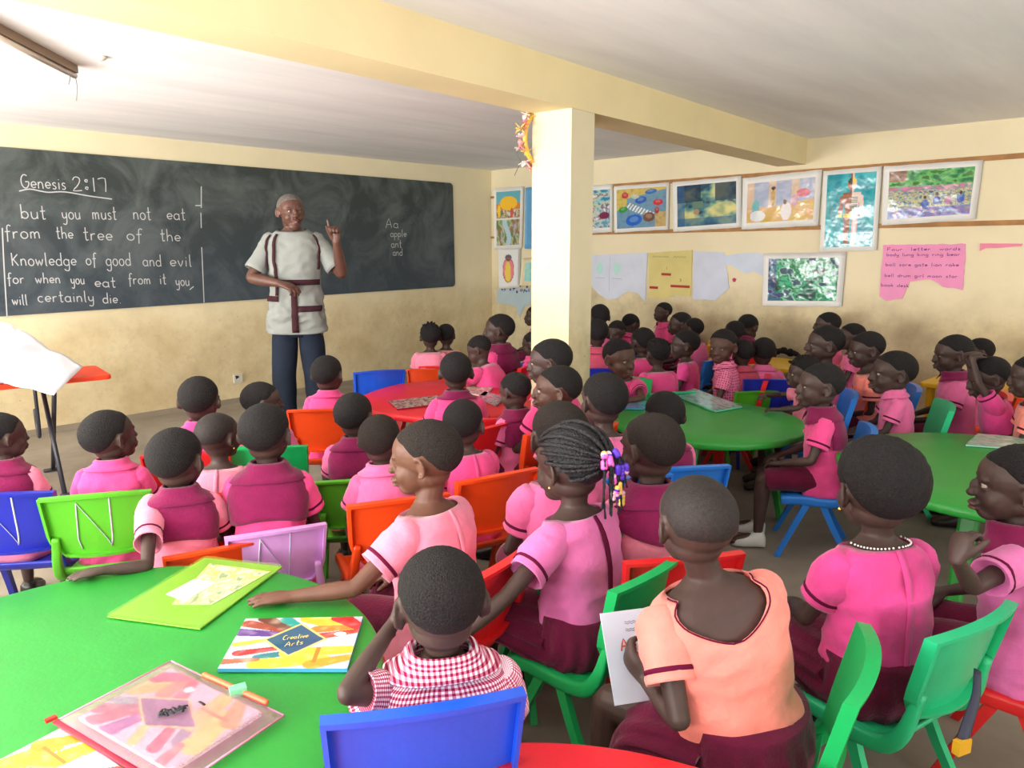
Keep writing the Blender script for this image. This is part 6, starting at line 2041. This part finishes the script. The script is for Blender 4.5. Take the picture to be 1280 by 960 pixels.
def table_things():
    # books
    r, Q = flat_item('book', G['book'], .503, .511, M_PAPER, 'art book with painted hands on its cover beside the boy in checks', 'book', 'art books on the big green table', art_hands, 'cover', 170, 130, .0, edge=mat('book_edge_blue', (70, 160, 206), rough=.4))
    book_text(Q, r, 'Creative', 'Arts', .0018, (206, 196, 120))
    r, Q = flat_item('book', G['book2'], .503, .511, M_PAPER, 'second art book partly hidden under the pink zip wallet', 'book', 'art books on the big green table', art_hands, 'cover', 110, 90, .0, edge=mat('book_edge_blue', (70, 160, 206), rough=.4))
    # green wallet with papers inside
    z = .503
    root, Q = flat_item('document_wallet', G['wallet_g'], z, z + .004, mat('film_yellow_green', (128, 178, 60), rough=.3, spec=.6, var=.06, vscale=6), 'translucent yellow-green document wallet with papers inside', 'folder', part='rear_film')
    def sheet_(name, key, zz, m, par, art=None, lab=None):
        P = [np.array([x, y, zz]) for x, y in G[key]]
        ar = sum(P[i][0] * P[(i + 1) % 4][1] - P[(i + 1) % 4][0] * P[i][1] for i in range(4))
        if ar < 0: P = P[::-1]
        o = Geo().add(*slab(P, (0, 0, 1), .0008)).obj(name, m, par, smooth=False, world=True)
        if art:
            T = [np.array([x, y, zz + .0014]) for x, y in G[key]]
            picture('printed_page', [T[3], T[2], T[1], T[0]], art, 50, 40, M_PRINTM, par, np.array([0, 0, 1.0]))
        return o
    pa = blotch([(240, 240, 226), (236, 238, 220), (226, 206, 110), (238, 238, 228), (150, 150, 140)], 6, 4)
    sheet_('paper_sheet', 'paper_g', z + .0045, M_PAPER, root, pa)
    sheet_('paper_sheet', 'white_g', z + .0065, mat('paper_bright', (244, 246, 255), rough=.5), root)
    P = [np.array([x, y, z + .009]) for x, y in G['wallet_g']]
    n = 16
    QQ = [P[3], P[2], P[1], P[0]]
    g = Geo(); v = [quad_pt(QQ, i / n, j / n) + (0, 0, .0025 * (.5 + nz((i / n, j / n, 0), 4))) for j in range(n + 1) for i in range(n + 1)]
    g.add(v, [(j * (n + 1) + i, (j + 1) * (n + 1) + i, (j + 1) * (n + 1) + i + 1, j * (n + 1) + i + 1) for j in range(n) for i in range(n)])
    g.obj('front_film', mat('film_yg_clear', (160, 216, 76), rough=.2, alpha=.26, spec=.6), root, world=True)
    # pink zip wallet holding a book
    z = .512
    PW = [np.array(p) for p in G['wallet_p']]
    root = empty('zip_wallet', (*np.mean(PW, 0), z)); tag(root, 'pink mesh zip wallet with a dark red zip, an art book inside', 'folder')
    ctr = np.mean(PW, 0)
    ins = [tuple(ctr + (p - ctr) * .80) for p in PW]
    P = [np.array([*p, z + .004]) for p in ins]
    ar = sum(P[i][0] * P[(i + 1) % 4][1] - P[(i + 1) % 4][0] * P[i][1] for i in range(4))
    Geo().add(*slab(P if ar > 0 else P[::-1], (0, 0, 1), .007)).obj('enclosed_book', M_PAPER, root, smooth=False, world=True)
    T = [p + (0, 0, .008) for p in P]
    # title reads along the zip: rotate the cover
    picture('enclosed_cover', [T[0], T[1], T[2], T[3]], art_hands, 110, 90, M_PRINT, root, np.array([0, 0, 1.0]))
    eg = mat('eraser_mint', (120, 214, 160), rough=.5)
    ex = PW[1] * .30 + PW[2] * .62 + ctr * .08
    Geo().add(*box((*ex, z + .021), (.016, .011, .008), rotz(.5))).obj('sharpener', eg, root, smooth=False, world=True)
    e1 = PW[1] * .62 + PW[2] * .32 + ctr * .06; e2 = PW[1] * .12 + PW[2] * .86 + ctr * .02
    Geo().add(*tube([(*e1, z + .017), (*e2, z + .017)], .006, n=8, rounded=True)).obj('pencil', mat('pencil_orange', (250, 110, 70), rough=.4), root, world=True)
    n = 24
    film = mat('film_pink', (206, 140, 170), rough=.3, alpha=.42, spec=.6, bump=.2, bscale=60)
    g = Geo(); v = []
    for j in range(n + 1):
        for i in range(n + 1):
            p = quad_pt([np.array([*PW[0], 0]), np.array([*PW[1], 0]), np.array([*PW[2], 0]), np.array([*PW[3], 0])], i / n, j / n)
            e = min(i, n - i, j, n - j) / n
            v.append((p[0], p[1], z + .003 + .017 * min(1, e * 14) + .004 * nz(p, 18) * min(1, e * 8)))
    g.add(v, [(j * (n + 1) + i, (j + 1) * (n + 1) + i, (j + 1) * (n + 1) + i + 1, j * (n + 1) + i + 1) for j in range(n) for i in range(n)])
    g.obj('mesh_film', film, root, world=True)
    g = Geo().add(*tube([(*PW[0], z + .004), (*PW[3], z + .004)], [(.0075, .003)], n=8)); g.obj('zip', mat('zip_red', (150, 14, 50), rough=.5), root, world=True)
    Geo().add(*box((*(PW[0] + (-.012, .004)), z + .006), (.010, .005, .003), rotz(.9))).obj('zip_pull', mat('zip_pull_red', (206, 40, 34), rough=.4), root, smooth=False, world=True)
    for e_, w_ in ((1, .0022), (2, .0022)):
        a, b = PW[e_], PW[(e_ + 1) % 4]
        Geo().add(*tube([(*a, z + .004), (*b, z + .004)], w_, n=6)).obj('seam_edge', mat('seam_pink', (226, 150, 180), rough=.5), root, world=True)
    Geo().add(*tube([(*PW[0], z + .004), (*PW[1], z + .004)], .0022, n=6)).obj('seam_edge', mat('seam_pink', (226, 150, 180), rough=.5), root, world=True)
    rr = random.Random(11)
    ce = ctr * .9 + PW[2] * .1
    g = Geo()
    for i in range(20):
        t = rr.uniform(-1, 1)
        c = ce + np.array([.030 * t, .020 * t]) + np.array([rr.uniform(-.008, .008), rr.uniform(-.008, .008)])
        d = np.array([rr.uniform(-1, 1), rr.uniform(-1, 1)]) * .010
        g.add(*tube([(*(c - d), z + .0245), (*c, z + .0255), (*(c + d), z + .0245)], [(.0028, .0008)], n=5))
    g.obj('black_ink_mark', mat('ink_black', (24, 22, 30), rough=.5), root, world=True)
    # wallets on the red table
    for key, cols, lab in (('t3a', [(150, 30, 70), (190, 170, 150), (200, 190, 180), (170, 60, 50), (120, 120, 130)], 'magenta-edged clear wallet of worksheets on the long red table'),
                           ('t3b', [(206, 200, 196), (190, 170, 120), (150, 150, 150), (230, 230, 226)], 'white and orange worksheet wallet at the far side of the red table'),
                           ('t3c', [(120, 110, 110), (150, 140, 140), (190, 180, 176), (96, 90, 96)], 'grey wallet lying beside the boy with the maroon collar on the red table')):
        flat_item('document_wallet', G[key], .503, .509, mat('wallet_edge_' + key, cols[0], rough=.4), lab, 'folder', 'wallets on the red table', blotch(cols, 9, len(lab)), 'front', 40, 30)
    flat_item('exercise_book', G['t4a'], .503, .512, mat('book_edge_teal', (110, 196, 170), rough=.4), 'teal and grey covered book lying across the middle green table', 'book', None, blotch([(96, 160, 150), (130, 186, 180), (150, 180, 170), (90, 150, 130)], 7, 3), 'cover', 40, 40)
    flat_item('exercise_book', G['t4b'], .503, .510, mat('book_edge_sky', (60, 160, 214), rough=.4), 'light blue book by the small green chair back', 'book', None, blotch([(70, 160, 206), (96, 180, 220), (110, 170, 190), (60, 140, 200)], 8, 6), 'cover', 30, 20)
    flat_item('exercise_book', G['t5a'], .503, .510, mat('book_edge_pale', (150, 206, 186), rough=.4), 'pale mint wallet on the far edge of the round green table by the wall side', 'book', None, blotch([(150, 196, 176), (176, 206, 190), (190, 200, 180), (140, 190, 160)], 8, 9), 'cover', 30, 20)


def rect_table(name_, x, y, ux, w, d, z, m, label, leg_m, th=.028, group=None, legs=True):
    """x, y: a corner; ux unit vector along the length; depth to its left-hand side"""
    ux = np.array(ux); uy = np.array([-ux[1], ux[0]])
    root = empty(name_, (x, y, 0)); tag(root, label, 'table', group)
    P = []
    for cx, cy, sx, sy in ((0, 0, 1, 1), (w, 0, -1, 1), (w, d, -1, -1), (0, d, 1, -1)):
        r = .03
        c = np.array([cx + sx * r, cy + sy * r])
        a0 = {(1, 1): 180, (-1, 1): 270, (-1, -1): 0, (1, -1): 90}[(sx, sy)]
        for q in range(5):
            a = math.radians(a0 + q * 22.5)
            P.append(c + r * np.array([math.cos(a), math.sin(a)]))
    pt = lambda p, zz: np.array([x, y, zz]) + np.array([*ux, 0]) * p[0] + np.array([*uy, 0]) * p[1]
    cc = np.array([w / 2, d / 2])
    rings = [[pt(cc + (p - cc) * k, zz) for p in P] for k, zz in ((.97, z - th), (.995, z - th), (1, z - th + .006), (1, z - .005), (.992, z), (.97, z))]
    Geo().add(*loft(rings)).obj('tabletop', m, root, smooth=False, world=True)
    if legs:
        for cx, cy in ((.06, .06), (w - .06, .06), (w - .06, d - .06), (.06, d - .06)):
            Geo().add(*tube([pt((cx, cy), z - th), pt((cx, cy), 0)], [(.024, .024), (.018, .018)], n=8, sq=4)).obj('leg', leg_m, root, smooth=False, world=True)
    return root, pt


def teachers_table():
    m = mat('plastic_table_orange', (232, 66, 30), rough=.42, var=.05, vscale=6)
    A = np.array([-2.36, 4.37]); z = .66
    ux = nrm((-.43, -.35)); 
    ux = ux / np.linalg.norm(ux)
    # depth runs away from the room's middle: mirror so that the far side is to the right
    a = A + ux * 1.35
    root, pt = rect_table('folding_table', a[0], a[1], -ux, 1.35, .44, z, m, 'orange folding table with black crossed legs by the blackboard', None, legs=False)
    blk = mat('metal_black', (40, 42, 56), rough=.4, spec=.6)
    for e in (.16, 1.03):
        for sgn, off in ((1, 0), (-1, .03)):
            p0 = pt((e + off, .36 if sgn > 0 else .05), z - .03); p1 = pt((e + off, -.11 if sgn > 0 else .50), .018)
            Geo().add(*tube([p0, p0 * .5 + p1 * .5, p1], .013, n=10)).obj('leg', blk, root, world=True)
        for q in (-.11, .50):
            a_, b_ = pt((e - .02, q), .014), pt((e + .05, q), .014)
            Geo().add(*tube([a_, b_], .012, n=8, rounded=True)).obj('foot_bar', blk, root, world=True)
        h = [pt((e - .06, .12), z - .03), pt((e - .06, .13), z - .30), pt((e - .06, .17), z - .35), pt((e - .06, .21), z - .30), pt((e - .06, .22), z - .20)]
        Geo().add(*tube(h, .010, n=8, k=4, rounded=True)).obj('locking_bar', blk, root, world=True)
    # loose sheets: one hangs over the near edge, one stands up crumpled
    for key, bul, lab in (('sheet1', .05, 'large white paper hanging over the near edge of the orange folding table'), ('sheet2', .07, 'crumpled white paper standing up on the orange folding table')):
        q = [np.array(p) for p in G[key]]
        n = 16
        v = []
        for j in range(n + 1):
            for i in range(n + 1):
                a_, b_ = i / n, j / n
                p = quad_pt(q, a_, b_)
                p = p + np.array([.3, -.5, 1.0]) * (bul * math.sin(math.pi * a_) * math.sin(math.pi * b_) * .6 + .03 * nz((a_, b_, bul), 3) * math.sin(math.pi * a_))
                v.append(p)
        f = [(j * (n + 1) + i, (j + 1) * (n + 1) + i, (j + 1) * (n + 1) + i + 1, j * (n + 1) + i + 1) for j in range(n) for i in range(n)]
        o = mesh_obj('paper_sheet', v, f, mat('paper_bright', (244, 246, 255), rough=.5))
        s_ = o.modifiers.new('thickness', 'SOLIDIFY'); s_.thickness = .001
        tag(o, lab, 'paper', 'papers on the orange table')
    for k in range(4):
        c = pt((.93 - .04 * k, .07 + .01 * k), z + .005 + .007 * k)
        o = Geo().add(*box(c, (.11, .055, .0032), rotz(math.atan2(-ux[1], -ux[0]) + .12 * k))).obj('exercise_book', mat('book_pale_%d' % k, [(190, 200, 226), (206, 210, 220), (170, 186, 216), (214, 216, 226)][k], rough=.5), None, smooth=False)
        tag(o, ['lowest pale blue book of the small pile on the orange table', 'second whitish book up in the orange table pile', 'third bluish book up in the orange table pile', 'topmost whitish book of the orange table pile'][k], 'book', 'pile of books on the orange table')
    # blue bag
    g = Geo(); c = pt((.80, .16), z)
    g.add(*loft([[c + np.array([.07 * k * math.cos(a), .10 * k * math.sin(a), h]) for a in np.linspace(0, 6.283, 20, endpoint=False)] for k, h in ((.8, .006), (1, .02), (1.02, .07), (.9, .12), (.5, .135))]))
    o = g.obj('cloth_bag', mat('bag_blue', (50, 50, 170), rough=.7), None)
    tag(o, 'small dark blue bag under the crumpled paper on the orange table', 'bag')


def extras():
    g = plastic('table_yellow')
    ux = nrm((D2[0], D2[1], 0))[:2]
    # yellow tables along the picture wall
    for x, y, w, d, lab in ((1.55, 6.02, 1.02, .50, 'yellow table along the picture wall, under the torn white sheets'),
                            (2.74, 4.98, 1.15, .50, 'yellow table along the picture wall, beside the round-headed child')):
        p = np.array([x, y])
        rect_table('school_table', x, y, ux, w, d, .50, g, lab, g, group='yellow school tables')
    # black bag with a red tab on the yellow table
    root = empty('black_hair_net', (2.26, 6.15, .5)); tag(root, 'crumpled black net bag with a red tab on the yellow table', 'bag')
    gg = Geo(); rr = random.Random(6)
    for i in range(22):
        t = rr.uniform(-1, 1)
        gg.add(*ellipsoid((2.26 + t * .11 * ux[0], 6.15 + t * .11 * ux[1], .523 + rr.uniform(0, .03) * (1 - t * t)), (rr.uniform(.02, .035), rr.uniform(.02, .035), rr.uniform(.018, .026)), nu=8, nv=6))
    o = gg.obj('crumpled_net', mat('net_black', (20, 18, 24), rough=.9, bump=.6, bscale=90), root, world=True)
    o['kind'] = 'stuff'
    Geo().add(*box((2.15, 6.24, .53), (.022, .016, .016))).obj('tab', mat('tab_red', (206, 30, 40)), root, smooth=False, world=True)
    # booklet held by the girl in the salmon blouse
    c = np.array(G['booklet'])
    R = rotz(.25) @ rotx(-.55)
    root = empty('booklet', c); tag(root, 'white alphabet booklet held open by the girl in the salmon blouse', 'book')
    Geo().add(*box(c, (.075, .002, .10), R)).obj('pages', mat('paper_bluewhite', (206, 222, 240), rough=.5), root, smooth=False, world=True)
    gl = Geo()

    def fnm(u0, u1, zz, sc):
        def fn(u, y): return c + R @ np.array([-.07 + .14 * (u0 + (u1 - u0) * u), -.0028, zz + y * sc])
        fn.normal = R @ np.array([0, -1.0, 0])
        return fn
    for zz in (.074, .070, .058, .054):
        fq = fnm(.36, .82, zz, .0012)
        ribbon(gl, [fq(u, math.sin(u * 40)) for u in np.linspace(0, 1, 30)], .0012, fq.normal)
    gl.obj('lettering', mat('ink_grey', (90, 96, 120)), root, smooth=False, world=True)
    gl = Geo(); write(gl, 'Aa', fnm(.22, .5, .012, .013), .0040)
    gl.obj('lettering', mat('ink_orange', (206, 90, 60)), root, smooth=False, world=True)
    # belt with a yellow end hanging from the red chair
    k = [q for q in G['KIDS'] if q['id'] == 'K31'][0]
    b = G['belt']
    P = [np.array(p) for p in b]
    root = empty('belt', P[0]); tag(root, 'dark belt with a yellow end hanging down beside the red chair', 'belt')
    Geo().add(*tube(P, [(.009, .003), (.010, .003), (.012, .003), (.013, .003)], n=8, k=4, side=(1, .4, 0))).obj('strap', mat('belt_navy', (34, 38, 60), rough=.6), root, world=True)
    Geo().add(*box(P[-1] - (0, 0, .012), (.018, .008, .015), rotz(.4))).obj('buckle_end', mat('buckle_yellow', (214, 160, 30), rough=.5), root, smooth=False, world=True)


# ------------------------------------------------------------------ build everything
build_room()
build_blackboard()
build_wall_things()
garland()
round_table('table_green', -.90, 1.44, .62, .50, 4, 'big round green table with books and wallets', th0=.9)
round_table('table_red', .04, .61, .66, .50, 4, 'round red table whose edge shows below the blue chair', th0=.2)
round_table('table_red', -.33, 4.50, .60, .50, 4, 'long red table below the blackboard', th0=.6, corner=8)
round_table('table_green', 1.037, 3.90, .505, .50, 4, 'middle green table with a teal covered book on it', leg_cols=['red', 'table_green', 'table_green', 'table_green'], th0=1.1)
round_table('table_green', 2.03, 2.98, .64, .50, 4, 'green table near the picture wall with a pale mint wallet', th0=.75)
teacher()
N_STROKES = [[(-.45, .12), (-.34, .88)], [(-.34, .88), (.22, .14)], [(.22, .14), (.26, .92)]]
CNAME = {'royal': 'bright blue', 'blue': 'sky blue', 'navy': 'dark blue', 'green': 'green', 'mint': 'mint green', 'mintb': 'deep green', 'lime': 'light green', 'red': 'red', 'orange': 'orange', 'yellow': 'yellow', 'lavender': 'lavender'}
for q in G['KIDS']:
    root, Mt, Mr, Mh, arms, pel = kid(q)
    if q['ch']:
        yaw = q.get('cyaw', q['b'])
        if 'cpos' in q:
            f = rotz(math.radians(yaw)) @ np.array([0, 1.0, 0])
            cx, cy = np.array(q['cpos']) + f[:2] * .205
        else:
            f = rotz(math.radians(yaw)) @ np.array([0, 1.0, 0])
            o = q.get('coff', (0, 0))
            rgt = rotz(math.radians(yaw)) @ np.array([1.0, 0, 0])
            cx, cy = pel[0] - f[0] * .012 + rgt[0] * o[0] + f[0] * o[1], pel[1] - f[1] * .012 + rgt[1] * o[0] + f[1] * o[1]
        lab = CNAME[q['ch']] + ' plastic chair under the ' + q['lab'].replace(' N', ' letter').split(',')[0]
        lab = ' '.join(lab.split()[:16])
        if q.get('mark'): lab = CNAME[q['ch']] + ' plastic chair with a big letter N scrawled on its back'
        chair(q['ch'], cx, cy, yaw, lab, {'s': N_STROKES, 'c': 'white'} if q.get('mark') else None, q.get('csc', 1.0), q.get('csz'))
for c, x, y, deg, lab, sc in G['XCH']:
    f = rotz(math.radians(deg)) @ np.array([0, 1.0, 0])
    chair(c, x + f[0] * .2, y + f[1] * .2, deg, lab, None, sc)
table_things()
teachers_table()
extras()
finish_bodies()
